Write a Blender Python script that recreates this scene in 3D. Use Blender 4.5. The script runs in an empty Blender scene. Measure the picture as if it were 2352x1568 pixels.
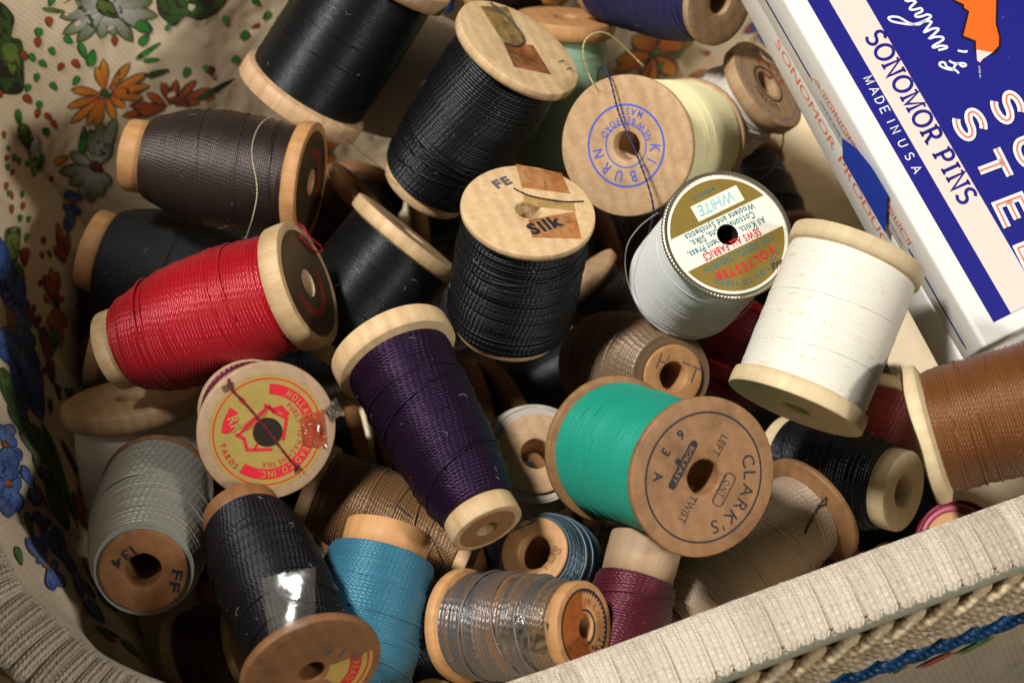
import bpy, math, random
import numpy as np
from mathutils import Vector, Matrix
from mathutils.bvhtree import BVHTree

# ------------------------------------------------------------------ camera, world, lamps, exposure
sc = bpy.context.scene
CM = 0.01                                   # shapes are drafted in centimetres, the scene is in metres
PITCH = math.radians(60)
LENS = 75.0
FPX = 2352 * LENS / 36.0                    # focal length in sketch pixels (sketch sheet 2352 x 1568)
RIGHT = Vector((1, 0, 0))
FWD = Vector((0, math.cos(PITCH), -math.sin(PITCH)))
UP = Vector((0, math.sin(PITCH), math.cos(PITCH)))
CAM = Vector((0, -22.5, 51.0))
col = bpy.context.scene.collection

cd = bpy.data.cameras.new('camera')
cd.lens = LENS; cd.sensor_width = 36; cd.clip_start = 0.02; cd.clip_end = 50
cd.dof.use_dof = True; cd.dof.focus_distance = 0.446; cd.dof.aperture_fstop = 20
co = bpy.data.objects.new('camera', cd); col.objects.link(co)
co.location = CAM * CM; co.rotation_euler = (math.pi / 2 - PITCH, 0, 0)
sc.camera = co

w = bpy.data.worlds.new('World'); sc.world = w; w.use_nodes = True
w.node_tree.nodes['Background'].inputs[0].default_value = (0.75, 0.85, 1.0, 1)
w.node_tree.nodes['Background'].inputs[1].default_value = 0.003

TARGET = CAM + FWD * 46


def lamp(name, d, dist, size, watts, colour):
    """An area lamp seen from the pile in direction d = (right, up, towards camera)."""
    v = (RIGHT * d[0] + UP * d[1] - FWD * d[2]).normalized()
    l = bpy.data.lights.new(name, 'AREA'); l.shape = 'DISK'; l.size = size * CM
    l.energy = watts; l.color = colour
    o = bpy.data.objects.new(name, l); col.objects.link(o)
    o.location = (TARGET + v * dist) * CM
    o.rotation_euler = v.to_track_quat('Z', 'Y').to_euler()
    return o


lamp('key_lamp', (-0.38, 0.47, 0.79), 115, 16, 17.0, (1.0, 0.985, 0.955))
lamp('side_lamp', (0.64, -0.02, 0.76), 120, 14, 5.8, (1.0, 0.97, 0.93))

sc.view_settings.view_transform = 'Standard'
sc.view_settings.look = 'None'
sc.view_settings.exposure = 0.0
sc.view_settings.gamma = 1.0
sc.cycles.max_bounces = 6
sc.cycles.diffuse_bounces = 2
sc.cycles.transparent_max_bounces = 8
sc.cycles.use_denoising = True


# ------------------------------------------------------------------ geometry helpers (centimetres)
def ray(x, y):
    return RIGHT * ((x - 1176) / FPX) - UP * ((y - 784) / FPX) + FWD


def px(x, y, d):
    """Sketch point at depth d (cm along the lens axis) as a point of the place."""
    return CAM + ray(x, y) * d


def cam_dir(x, y, z):
    """Direction from (right, up, towards camera)."""
    return (RIGHT * x + UP * y - FWD * z).normalized()


def onz(x, y, z):
    r = ray(x, y)
    return CAM + r * ((z - CAM.z) / r.z)


def d0(y, base=45.0):
    """Depth of the level top of the pile at sketch height y."""
    return base * math.sin(PITCH) / (math.sin(PITCH) + (y - 784) / FPX * math.cos(PITCH))


def thing(name, label, cat, loc=(0, 0, 0), group=None, rot=None):
    o = bpy.data.objects.new(name, None); col.objects.link(o)
    o.empty_display_size = 0.01
    m = Matrix.Translation(Vector(loc) * CM)
    if rot is not None:
        m = m @ rot.to_4x4()
    o.matrix_world = m
    o['label'] = label; o['category'] = cat
    if group:
        o['group'] = group
    return o


def mesh_obj(name, verts, faces, mat, parent=None, smooth=True, uv=None, vcol=None, mats=None, fmat=None, label=None):
    me = bpy.data.meshes.new(name)
    V = np.asarray(verts, dtype=np.float32) * CM
    me.from_pydata(V.tolist(), [], faces)
    if smooth:
        me.polygons.foreach_set('use_smooth', np.ones(len(me.polygons), dtype=bool))
    if uv is not None:
        lay = me.uv_layers.new(name='UVMap')
        li = np.zeros(len(me.loops), dtype=np.int32); me.loops.foreach_get('vertex_index', li)
        lay.data.foreach_set('uv', np.asarray(uv, dtype=np.float32)[li].ravel())
    if vcol is not None:
        a = me.color_attributes.new('Col', 'FLOAT_COLOR', 'POINT')
        c = np.ones((len(V), 4), dtype=np.float32); c[:, :3] = np.asarray(vcol, dtype=np.float32)
        a.data.foreach_set('color', c.ravel())
    for m in (mats or [mat]):
        me.materials.append(m)
    if fmat is not None:
        me.polygons.foreach_set('material_index', np.asarray(fmat, dtype=np.int32))
    me.update()
    o = bpy.data.objects.new(name, me); col.objects.link(o)
    if parent is not None:
        o.parent = parent
    if label:
        o['label'] = label
    return o


class MB:
    """Collects pieces of one mesh."""
    def __init__(s):
        s.v = []; s.f = []; s.c = []; s.m = []

    def add(s, v, f, c=None, m=0):
        b = len(s.v)
        s.v.extend([tuple(p) for p in v]); s.f.extend([tuple(i + b for i in q) for q in f])
        s.m.extend([m] * len(f))
        if c is not None:
            s.c.extend([tuple(c)] * len(v) if not hasattr(c[0], '__len__') else [tuple(k) for k in c])

    def build(s, name, mat, parent=None, smooth=True, mats=None, label=None):
        return mesh_obj(name, s.v, s.f, mat, parent, smooth, vcol=s.c if s.c else None, mats=mats,
                        fmat=s.m if mats else None, label=label)


def catmull(P, n, closed=False):
    P = [Vector(p) for p in P]; out = []
    N = len(P); segs = N if closed else N - 1
    for i in range(segs):
        if closed:
            a, b, c, d = P[(i - 1) % N], P[i], P[(i + 1) % N], P[(i + 2) % N]
        else:
            a, b, c, d = P[max(i - 1, 0)], P[i], P[i + 1], P[min(i + 2, N - 1)]
        for k in range(n):
            t = k / n
            out.append(0.5 * ((2 * b) + (c - a) * t + (2 * a - 5 * b + 4 * c - d) * t * t + (3 * b - a - 3 * c + d) * t ** 3))
    if not closed:
        out.append(P[-1].copy())
    return out


def tube(path, r, nseg=7, taper=0.0, twist=None):
    """Verts/faces of a tube along a list of points."""
    path = [Vector(p) for p in path]
    v = []; f = []
    n = len(path)
    t0 = (path[1] - path[0]).normalized()
    ref = Vector((0, 0, 1)) if abs(t0.z) < 0.9 else Vector((1, 0, 0))
    u = t0.cross(ref).normalized()
    for i, p in enumerate(path):
        t = (path[min(i + 1, n - 1)] - path[max(i - 1, 0)])
        t = t.normalized() if t.length > 1e-9 else t0
        u = (u - t * u.dot(t))
        u = u.normalized() if u.length > 1e-9 else t.orthogonal().normalized()
        w_ = t.cross(u)
        rr = r * (1 - taper * i / (n - 1))
        for k in range(nseg):
            a = 2 * math.pi * k / nseg
            v.append(p + (u * math.cos(a) + w_ * math.sin(a)) * rr)
    for i in range(n - 1):
        for k in range(nseg):
            a = i * nseg + k; b = i * nseg + (k + 1) % nseg
            f.append((a, b, b + nseg, a + nseg))
    v.append(path[0]); v.append(path[-1])
    s0 = len(v) - 2
    for k in range(nseg):
        f.append((s0, (k + 1) % nseg, k))
        f.append((s0 + 1, (n - 1) * nseg + k, (n - 1) * nseg + (k + 1) % nseg))
    return v, f


def ribbon(pts, width, closed=False):
    """Flat 2-D stroke: list of (x, y), returns verts2d, faces."""
    n = len(pts); P = [Vector((p[0], p[1], 0)) for p in pts]; v = []; f = []
    for i in range(n):
        if closed:
            a, b = P[(i - 1) % n], P[(i + 1) % n]
            t1 = (P[i] - a).normalized(); t2 = (b - P[i]).normalized()
        else:
            t1 = (P[i] - P[max(i - 1, 0)]); t2 = (P[min(i + 1, n - 1)] - P[i])
            if t1.length < 1e-9: t1 = t2
            if t2.length < 1e-9: t2 = t1
            t1 = t1.normalized(); t2 = t2.normalized()
        t = (t1 + t2)
        t = t.normalized() if t.length > 1e-6 else t1
        nn = Vector((-t.y, t.x, 0))
        k = 1.0 / max(0.45, nn.dot(Vector((-t1.y, t1.x, 0))))
        v.append(P[i] + nn * width * 0.5 * k); v.append(P[i] - nn * width * 0.5 * k)
    m = n if closed else n - 1
    for i in range(m):
        a = 2 * i; b = 2 * ((i + 1) % n)
        f.append((a, a + 1, b + 1, b))
    return [(p.x, p.y) for p in v], f


def disc2(cx, cy, r0, r1, n=72, a0=0.0, a1=2 * math.pi):
    """Flat ring sector."""
    v = []; f = []
    full = abs(a1 - a0 - 2 * math.pi) < 1e-6
    m = n if full else n + 1
    for i in range(m):
        a = a0 + (a1 - a0) * i / n
        v.append((cx + r0 * math.cos(a), cy + r0 * math.sin(a))); v.append((cx + r1 * math.cos(a), cy + r1 * math.sin(a)))
    for i in range(n):
        a = 2 * i; b = 2 * ((i + 1) % m)
        f.append((a, b, b + 1, a + 1))
    return v, f


# ------------------------------------------------------------------ lettering
_GL = {}


def glyph(ch, bold=0.0):
    key = (ch, bold)
    if key not in _GL:
        cu = bpy.data.curves.new('glyph', 'FONT'); cu.body = ch; cu.size = 1.0; cu.resolution_u = 3
        cu.offset = bold; cu.fill_mode = 'FRONT'
        ob = bpy.data.objects.new('glyph', cu); col.objects.link(ob)
        dg = bpy.context.evaluated_depsgraph_get()
        me = bpy.data.meshes.new_from_object(ob.evaluated_get(dg))
        v = [(p.co.x, p.co.y) for p in me.vertices]; f = [tuple(p.vertices) for p in me.polygons]
        # keep the fill facing +z
        g = []
        for q in f:
            ar = sum(v[q[i]][0] * v[q[(i + 1) % len(q)]][1] - v[q[(i + 1) % len(q)]][0] * v[q[i]][1] for i in range(len(q)))
            g.append(q if ar > 0 else q[::-1])
        x0 = min([p[0] for p in v], default=0); x1 = max([p[0] for p in v], default=0.25)
        bpy.data.objects.remove(ob); bpy.data.meshes.remove(me); bpy.data.curves.remove(cu)
        _GL[key] = (v, g, x0, x1)
    return _GL[key]


CAPH = 0.69                                 # capital height of the built-in face at size 1


def arc_text(txt, R, mid, cap, outward=True, squeeze=1.0, gap=0.12, bold=0.0, cx=0, cy=0):
    """Letters round an arc, centred on angle mid (radians). Returns verts2d, faces."""
    s = cap / CAPH; V = []; F = []
    ws = []
    for ch in txt:
        if ch == ' ':
            ws.append(0.3 * s * squeeze)
        else:
            g = glyph(ch, bold); ws.append((g[3] - g[2]) * s * squeeze + gap * s)
    tot = sum(ws); sg = -1 if outward else 1
    a = mid - sg * (tot / 2) / R
    for ch, wd in zip(txt, ws):
        ac = a + sg * (wd / 2) / R; a += sg * wd / R
        if ch == ' ':
            continue
        v, f, x0, x1 = glyph(ch, bold)
        rot = ac - math.pi / 2 if outward else ac + math.pi / 2
        c, n = math.cos(rot), math.sin(rot)
        base_r = R
        bx, by = cx + base_r * math.cos(ac), cy + base_r * math.sin(ac)
        b = len(V)
        for p in v:
            X = (p[0] - (x0 + x1) / 2) * s * squeeze; Y = p[1] * s
            V.append((bx + X * c - Y * n, by + X * n + Y * c))
        F.extend([tuple(i + b for i in q) for q in f])
    return V, F


def line_text(txt, x, y, cap, ang=0.0, squeeze=1.0, gap=0.1, bold=0.0, shear=0.0, align='c', width=None):
    s = cap / CAPH; V = []; F = []; cur = 0.0
    for ch in txt:
        if ch == ' ':
            cur += 0.32 * s * squeeze; continue
        v, f, x0, x1 = glyph(ch, bold); b = len(V)
        for p in v:
            V.append((cur + (p[0] - x0) * s * squeeze + p[1] * s * shear, p[1] * s))
        F.extend([tuple(i + b for i in q) for q in f])
        cur += (x1 - x0) * s * squeeze + gap * s
    cur -= gap * s
    k = 1.0
    if width:
        k = width / cur; cur = width
    off = cur / 2 if align == 'c' else 0.0
    c, n = math.cos(ang), math.sin(ang)
    return [(x + (p[0] * k - off) * c - p[1] * n, y + (p[0] * k - off) * n + p[1] * c) for p in V], F


def arcpts(cx, cy, rx, ry, a0, a1, n=14):
    return [(cx + rx * math.cos(math.radians(a0 + (a1 - a0) * i / n)), cy + ry * math.sin(math.radians(a0 + (a1 - a0) * i / n))) for i in range(n + 1)]


# single-stroke capitals in a 1-high cell: (advance width, strokes, serif bars as (x, y, half length))
STROKE = {
    'S': (0.72, [arcpts(0.36, 0.74, 0.28, 0.24, 35, 270) + arcpts(0.36, 0.25, 0.30, 0.25, 90, -145)], []),
    'O': (0.95, [arcpts(0.47, 0.5, 0.42, 0.48, 90, 450, 28)], []),
    'N': (0.9, [[(0.15, 0), (0.15, 1), (0.75, 0), (0.75, 1)]], [(0.15, 0, 0.17), (0.08, 1, 0.13), (0.75, 1, 0.17)]),
    'M': (1.05, [[(0.17, 0), (0.17, 1), (0.52, 0.12), (0.87, 1), (0.87, 0)]], [(0.17, 0, 0.17), (0.87, 0, 0.17), (0.08, 1, 0.13), (0.96, 1, 0.13)]),
    'R': (0.86, [[(0.18, 0), (0.18, 1)], [(0.18, 1)] + arcpts(0.45, 0.75, 0.25, 0.25, 90, -90) + [(0.18, 0.5)], [(0.42, 0.5), (0.72, 0)]], [(0.18, 0, 0.17), (0.08, 1, 0.1), (0.76, 0, 0.12)]),
    'P': (0.8, [[(0.18, 0), (0.18, 1)], [(0.18, 1)] + arcpts(0.45, 0.73, 0.25, 0.27, 90, -90) + [(0.18, 0.46)]], [(0.18, 0, 0.18), (0.08, 1, 0.1)]),
    'I': (0.5, [[(0.25, 0), (0.25, 1)]], [(0.25, 0, 0.19), (0.25, 1, 0.19)]),
    'T': (0.8, [[(0.4, 0), (0.4, 1)], [(0.02, 1), (0.78, 1)]], []),
    'E': (0.75, [[(0.72, 1), (0.12, 1), (0.12, 0), (0.72, 0)], [(0.12, 0.5), (0.62, 0.5)]], []),
    'L': (0.7, [[(0.12, 1), (0.12, 0), (0.68, 0)]], []),
    'U': (0.85, [[(0.1, 1), (0.1, 0.35)] + arcpts(0.42, 0.34, 0.32, 0.34, 180, 360) + [(0.74, 1)]], []),
    'D': (0.85, [[(0.12, 0), (0.12, 1), (0.35, 1)] + arcpts(0.35, 0.5, 0.4, 0.5, 90, -90) + [(0.12, 0)]], []),
    'A': (0.85, [[(0.05, 0), (0.42, 1), (0.8, 0)], [(0.18, 0.34), (0.66, 0.34)]], []),
    'Z': (0.8, [[(0.1, 1), (0.66, 1), (0.08, 0), (0.7, 0)]], []),
}


def stroke_text(txt, x, y, cap, ang, width_frac, serif=False, gap=0.14, length=None):
    """Stroke lettering; returns verts2d, faces."""
    V = []; F = []; cur = 0.0; parts = []
    for ch in txt:
        if ch == ' ':
            cur += 0.45; continue
        adv, st, bars = STROKE[ch]
        for s_ in st:
            parts.append(([(cur + p[0], p[1]) for p in s_], width_frac))
        if serif:
            for (bx, by, hl) in bars:
                yy = by + (width_frac * 0.35 if by < 0.5 else -width_frac * 0.35)
                parts.append(([(cur + bx - hl, yy), (cur + bx + hl, yy)], width_frac * 0.75))
        cur += adv + gap
    cur -= gap
    kx = (length / cap) / cur if length else 1.0
    c, n = math.cos(ang), math.sin(ang)
    for pts, wf in parts:
        v, f = ribbon([(p[0] * kx * cap, p[1] * cap) for p in pts], wf * cap)
        b = len(V)
        V.extend([(x + p[0] * c - p[1] * n, y + p[0] * n + p[1] * c) for p in v])
        F.extend([tuple(i + b for i in q) for q in f])
    return V, F


# ------------------------------------------------------------------ materials
_M = {}


class NT:
    def __init__(s, name):
        s.m = bpy.data.materials.new(name); s.m.use_nodes = True
        s.t = s.m.node_tree; s.t.nodes.clear()
        s.out = s.t.nodes.new('ShaderNodeOutputMaterial')

    def n(s, kind, **kw):
        nd = s.t.nodes.new('ShaderNode' + kind)
        for k, v in kw.items():
            setattr(nd, k, v)
        return nd

    def l(s, a, b):
        s.t.links.new(a, b)

    def val(s, sock, v):
        sock.default_value = v

    def math(s, op, a, b=None, clamp=False):
        nd = s.n('Math', operation=op); nd.use_clamp = clamp
        for i, q in enumerate((a, b)):
            if q is None:
                continue
            if isinstance(q, (int, float)):
                nd.inputs[i].default_value = q
            else:
                s.l(q, nd.inputs[i])
        return nd.outputs[0]

    def mix(s, fac, a, b, blend='MIX'):
        nd = s.n('Mix', data_type='RGBA', blend_type=blend)
        for sock, q in ((nd.inputs[0], fac), (nd.inputs[6], a), (nd.inputs[7], b)):
            if isinstance(q, (int, float)):
                sock.default_value = q
            elif isinstance(q, tuple):
                sock.default_value = (*q[:3], 1)
            else:
                s.l(q, sock)
        return nd.outputs[2]

    def noise(s, vec, scale, detail=3, rough=0.55, dist=0.0):
        nd = s.n('TexNoise'); nd.inputs['Scale'].default_value = scale
        nd.inputs['Detail'].default_value = detail; nd.inputs['Roughness'].default_value = rough
        nd.inputs['Distortion'].default_value = dist
        if vec is not None:
            s.l(vec, nd.inputs['Vector'])
        return nd.outputs['Fac']

    def ramp(s, fac, stops):
        nd = s.n('ValToRGB'); e = nd.color_ramp.elements
        while len(e) < len(stops):
            e.new(0.5)
        for i, (p, c) in enumerate(stops):
            e[i].position = p; e[i].color = (*c[:3], 1) if len(c) >= 3 else (c[0],) * 3 + (1,)
        s.l(fac, nd.inputs[0])
        return nd.outputs[0]

    def mapping(s, vec, scale=(1, 1, 1), rot=(0, 0, 0), loc=None):
        nd = s.n('Mapping'); s.l(vec, nd.inputs['Vector'])
        nd.inputs['Scale'].default_value = scale; nd.inputs['Rotation'].default_value = rot
        if loc is not None:
            s.l(loc, nd.inputs['Location'])
        return nd.outputs[0]

    def bump(s, h, strength, dist, prev=None):
        nd = s.n('Bump'); nd.inputs['Strength'].default_value = strength; nd.inputs['Distance'].default_value = dist
        s.l(h, nd.inputs['Height'])
        if prev is not None:
            s.l(prev, nd.inputs['Normal'])
        return nd.outputs[0]

    def principled(s, colour, rough=0.5, spec=0.5, normal=None, **kw):
        p = s.n('BsdfPrincipled')
        for nm, q in (('Base Color', colour), ('Roughness', rough), ('Specular IOR Level', spec)):
            if isinstance(q, tuple):
                p.inputs[nm].default_value = (*q[:3], 1)
            elif isinstance(q, (int, float)):
                p.inputs[nm].default_value = q
            else:
                s.l(q, p.inputs[nm])
        for k, q in kw.items():
            k = k.replace('_', ' ')
            if isinstance(q, (int, float)):
                p.inputs[k].default_value = q
            elif isinstance(q, tuple):
                p.inputs[k].default_value = (*q[:3], 1)
            else:
                s.l(q, p.inputs[k])
        if normal is not None:
            s.l(normal, p.inputs['Normal'])
        return p.outputs[0]

    def done(s, sh):
        s.l(sh, s.out.inputs['Surface']); return s.m


def srgb(r, g, b):
    return tuple(((c / 255) / 12.92 if c <= 10 else (((c / 255) + 0.055) / 1.055) ** 2.4) for c in (r, g, b))


def m_wood(name, base, dark, grain=0.5, dirt=0.35, rough=0.5):
    if name in _M:
        return _M[name]
    t = NT(name)
    tc = t.n('TexCoord'); oi = t.n('ObjectInfo')
    off = t.n('VectorMath', operation='SCALE'); off.inputs[0].default_value = (0.37, 0.21, 0.53)
    t.l(oi.outputs['Random'], off.inputs['Scale'])
    v = t.mapping(tc.outputs['Object'], (1, 1, 1), (0.05, 0.09, 0), off.outputs[0])
    g1 = t.noise(t.mapping(v, (700, 700, 45)), 1.0, 4, 0.6)
    wv = t.n('TexWave', wave_type='BANDS', bands_direction='DIAGONAL')
    t.l(t.mapping(v, (1, 0.35, 0.02)), wv.inputs['Vector'])
    wv.inputs['Scale'].default_value = 170; wv.inputs['Distortion'].default_value = 4
    wv.inputs['Detail'].default_value = 3; wv.inputs['Detail Scale'].default_value = 0.6
    fine = t.noise(t.mapping(v, (3200, 3200, 260)), 1.0, 2, 0.6)
    g = t.math('ADD', t.math('MULTIPLY', g1, 0.6), t.math('ADD', t.math('MULTIPLY', wv.outputs['Fac'], 0.13), t.math('MULTIPLY', fine, 0.42)))
    f = t.math('MULTIPLY', t.ramp(g, [(0.30, (0, 0, 0)), (0.82, (1, 1, 1))]), grain)
    c = t.mix(f, base, dark)
    blot = t.ramp(t.noise(v, 130, 4, 0.6), [(0.50, (0, 0, 0)), (0.75, (1, 1, 1))])
    c = t.mix(t.math('MULTIPLY', blot, dirt), c, tuple(q * 0.45 for q in dark))
    specks = t.ramp(t.noise(v, 900, 2, 0.7), [(0.66, (0, 0, 0)), (0.74, (1, 1, 1))])
    c = t.mix(t.math('MULTIPLY', specks, 0.35 * dirt + 0.08), c, tuple(q * 0.35 for q in dark))
    hs = t.n('HueSaturation'); t.l(c, hs.inputs['Color'])
    t.l(t.math('ADD', t.math('MULTIPLY', oi.outputs['Random'], 0.22), 0.89), hs.inputs['Value'])
    nb = t.bump(t.math('ADD', g1, t.math('MULTIPLY', fine, 0.8)), 0.3, 0.00014)
    _M[name] = t.done(t.principled(hs.outputs[0], rough, 0.35, nb))
    return _M[name]


def m_thread(name, base, ply=1.0, rough=0.42, spec=0.9, cotton=False, shade=0.5, alt=None, stain=None):
    """Wound thread. UV u runs along the strand in strand widths, v counts the turns."""
    if name in _M:
        return _M[name]
    if not cotton and max(base) > .012:
        base = tuple(q * .66 for q in base)
    t = NT(name)
    uvn = t.n('UVMap'); sep = t.n('SeparateXYZ'); t.l(uvn.outputs[0], sep.inputs[0])
    u, v = sep.outputs[0], sep.outputs[1]
    ob = t.n('TexCoord').outputs['Object']
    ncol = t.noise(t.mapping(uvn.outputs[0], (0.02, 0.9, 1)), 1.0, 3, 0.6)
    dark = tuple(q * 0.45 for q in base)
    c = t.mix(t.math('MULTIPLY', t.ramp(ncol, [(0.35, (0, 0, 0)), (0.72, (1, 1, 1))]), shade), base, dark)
    if alt:
        c = t.mix(t.ramp(t.noise(t.mapping(uvn.outputs[0], (0.012, 0.45, 1)), 1.0, 2), [(0.45, (0, 0, 0)), (0.62, (1, 1, 1))]), c, alt)
    if stain:
        st = t.ramp(t.noise(t.mapping(uvn.outputs[0], (0.09, 0.30, 1)), 1.0, 3, 0.6), [(0.60, (0, 0, 0)), (0.72, (1, 1, 1))])
        c = t.mix(t.math('MULTIPLY', st, 0.55), c, stain)
    if cotton:
        fz = t.noise(t.mapping(uvn.outputs[0], (0.35, 2.0, 1)), 1.0, 3, 0.7)
        nb = t.bump(fz, 0.5, 0.00008)
    else:
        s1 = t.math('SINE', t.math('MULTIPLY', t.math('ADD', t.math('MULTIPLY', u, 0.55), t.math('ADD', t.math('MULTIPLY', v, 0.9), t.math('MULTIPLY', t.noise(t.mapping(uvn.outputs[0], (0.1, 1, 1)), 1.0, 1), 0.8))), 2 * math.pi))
        fz = t.noise(t.mapping(uvn.outputs[0], (1.2, 6, 1)), 1.0, 3, 0.7)
        h = t.math('ADD', t.math('MULTIPLY', s1, 0.5 * ply), t.math('MULTIPLY', fz, 0.15))
        nb = t.bump(h, 0.5, 0.00010)
        c = t.mix(t.math('MULTIPLY', t.math('MULTIPLY', t.math('ADD', s1, 1.0), 0.5), 0.18), c, tuple(min(1, q * 1.5 + 0.004) for q in base))  # ply crests lightened over the valleys: shading painted into the thread colour
    dust = t.ramp(t.noise(ob, 2600, 2, 0.6), [(0.73, (0, 0, 0)), (0.80, (1, 1, 1))])
    c = t.mix(t.math('MULTIPLY', dust, 0.06 if max(base) < .03 else .12), c, (0.42, 0.40, 0.37))
    mx_ = max(base) + 1e-5; tint = tuple(0.35 + 0.65 * (q / mx_) ** .7 for q in base)
    if mx_ < .012:
        spec *= .36
    _M[name] = t.done(t.principled(c, rough + .075, spec, nb, Specular_Tint=tint, Sheen_Weight=0.0 if max(base) < 0.05 else 0.06, Sheen_Roughness=0.5))
    return _M[name]


def m_plain(name, colour, rough=0.5, spec=0.5, metal=0.0, wear=0.25, wscale=400, bump=0.1, vcol=False, alpha=None, coat=0.0, fleck=None):
    if name in _M:
        return _M[name]
    t = NT(name)
    ob = t.n('TexCoord').outputs['Object']
    if vcol:
        at = t.n('VertexColor'); at.layer_name = 'Col'; c0 = at.outputs['Color']
    else:
        c0 = colour
    nz = t.noise(ob, wscale, 4, 0.65)
    if vcol:
        dk = t.mix(1.0, c0, (0.7, 0.68, 0.66), 'MULTIPLY')
    else:
        dk = tuple(q * 0.65 for q in colour)
    c = t.mix(t.math('MULTIPLY', t.ramp(nz, [(0.42, (0, 0, 0)), (0.72, (1, 1, 1))]), wear), c0, dk)
    if fleck:
        fk = t.ramp(t.noise(ob, 620, 4, 0.7), [(0.70, (0, 0, 0)), (0.73, (1, 1, 1))])
        sw = t.ramp(t.noise(t.mapping(ob, (1, .06, 1), (0, 0, .9)), 900, 2, 0.6), [(0.74, (0, 0, 0)), (0.80, (.5, .5, .5))])
        c = t.mix(t.math('MAXIMUM', fk, sw), c, fleck)
    nb = t.bump(t.noise(ob, wscale * 5, 3), bump, 0.0001) if bump else None
    sh = t.principled(c, rough, spec, nb, Metallic=metal, Coat_Weight=coat)
    if alpha is not None:
        mx = t.n('MixShader'); tr = t.n('BsdfTransparent')
        mx.inputs[0].default_value = alpha
        t.l(tr.outputs[0], mx.inputs[1]); t.l(sh, mx.inputs[2]); sh = mx.outputs[0]
    _M[name] = t.done(sh)
    return _M[name]


def m_ink(name, colour, worn=0.35, rough=0.55):
    """Stamped ink that has worn through in places."""
    if name in _M:
        return _M[name]
    t = NT(name); ob = t.n('TexCoord').outputs['Object']
    f = t.ramp(t.noise(ob, 900, 4, 0.7), [(0.5 - 0.02, (1, 1, 1)), (0.5 + 0.25, (1 - worn,) * 3)])
    sh = t.principled(colour, rough, 0.3)
    mx = t.n('MixShader'); tr = t.n('BsdfTransparent'); t.l(f, mx.inputs[0])
    t.l(tr.outputs[0], mx.inputs[1]); t.l(sh, mx.inputs[2])
    _M[name] = t.done(mx.outputs[0])
    return _M[name]


def m_tape(name, colour, lo, hi, rough=0.12, scale=230, wr=0.5):
    """Clear or aged adhesive tape: how much it covers varies over the sheet."""
    if name in _M:
        return _M[name]
    t = NT(name); ob = t.n('TexCoord').outputs['Object']
    f = t.ramp(t.noise(ob, scale, 4, 0.6, 0.6), [(0.35, (lo,) * 3), (0.65, (hi,) * 3)])
    nb = t.bump(t.noise(ob, 210, 1, 0.5, 1.5), wr, 0.0045)
    c = t.mix(t.ramp(t.noise(ob, scale * 1.3, 3), [(0.4, (0, 0, 0)), (0.65, (1, 1, 1))]), colour, tuple(min(1, q * 1.6 + 0.03) for q in colour))
    di = t.principled(c, 0.5, 0.3)
    tr = t.n('BsdfTransparent'); tr.inputs[0].default_value = (0.97, 0.95, 0.9, 1)
    mx = t.n('MixShader'); t.l(f, mx.inputs[0]); t.l(tr.outputs[0], mx.inputs[1]); t.l(di, mx.inputs[2])
    gl = t.n('BsdfGlossy'); gl.inputs['Roughness'].default_value = rough; t.l(nb, gl.inputs['Normal'])
    fr = t.n('Fresnel'); fr.inputs['IOR'].default_value = 1.5; t.l(nb, fr.inputs['Normal'])
    mx2 = t.n('MixShader'); t.l(fr.outputs[0], mx2.inputs[0]); t.l(mx.outputs[0], mx2.inputs[1]); t.l(gl.outputs[0], mx2.inputs[2])
    _M[name] = t.done(mx2.outputs[0])
    return _M[name]


def m_fabric(name, base, vcol=False):
    if name in _M:
        return _M[name]
    t = NT(name); uvn = t.n('UVMap') if not vcol else None
    ob = t.n('TexCoord').outputs['Object']
    if vcol:
        at = t.n('VertexColor'); at.layer_name = 'Col'; c = at.outputs['Color']
        nz = t.noise(ob, 1500, 3, 0.6)
        c = t.mix(t.math('MULTIPLY', t.ramp(nz, [(0.4, (0, 0, 0)), (0.7, (1, 1, 1))]), 0.35), c, t.mix(1.0, c, (0.55, 0.55, 0.5), 'MULTIPLY'))
        h = nz
        nb = t.bump(nz, 0.2, 0.0001)
    else:
        wv = t.n('TexWave', wave_type='BANDS', bands_direction='DIAGONAL')
        t.l(t.mapping(uvn.outputs[0], (1, 0.35, 1)), wv.inputs['Vector'])
        wv.inputs['Scale'].default_value = 4.2; wv.inputs['Distortion'].default_value = 0.4
        nz = t.noise(ob, 90, 4, 0.6)
        c = t.mix(t.math('MULTIPLY', wv.outputs['Fac'], 0.16), base, tuple(q * 0.62 for q in base))
        c = t.mix(t.math('MULTIPLY', t.ramp(nz, [(0.45, (0, 0, 0)), (0.75, (1, 1, 1))]), 0.25), c, tuple(q * 0.7 for q in base))
        wr = t.noise(t.mapping(ob, (1, 1, 0.5)), 38, 3, 0.5, 0.4)
        nb = t.bump(wr, 0.8, 0.005)
        nb = t.bump(wv.outputs['Fac'], 0.35, 0.00012, nb)
    _M[name] = t.done(t.principled(c, 0.75, 0.25, nb, Sheen_Weight=0.15))
    return _M[name]


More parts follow.
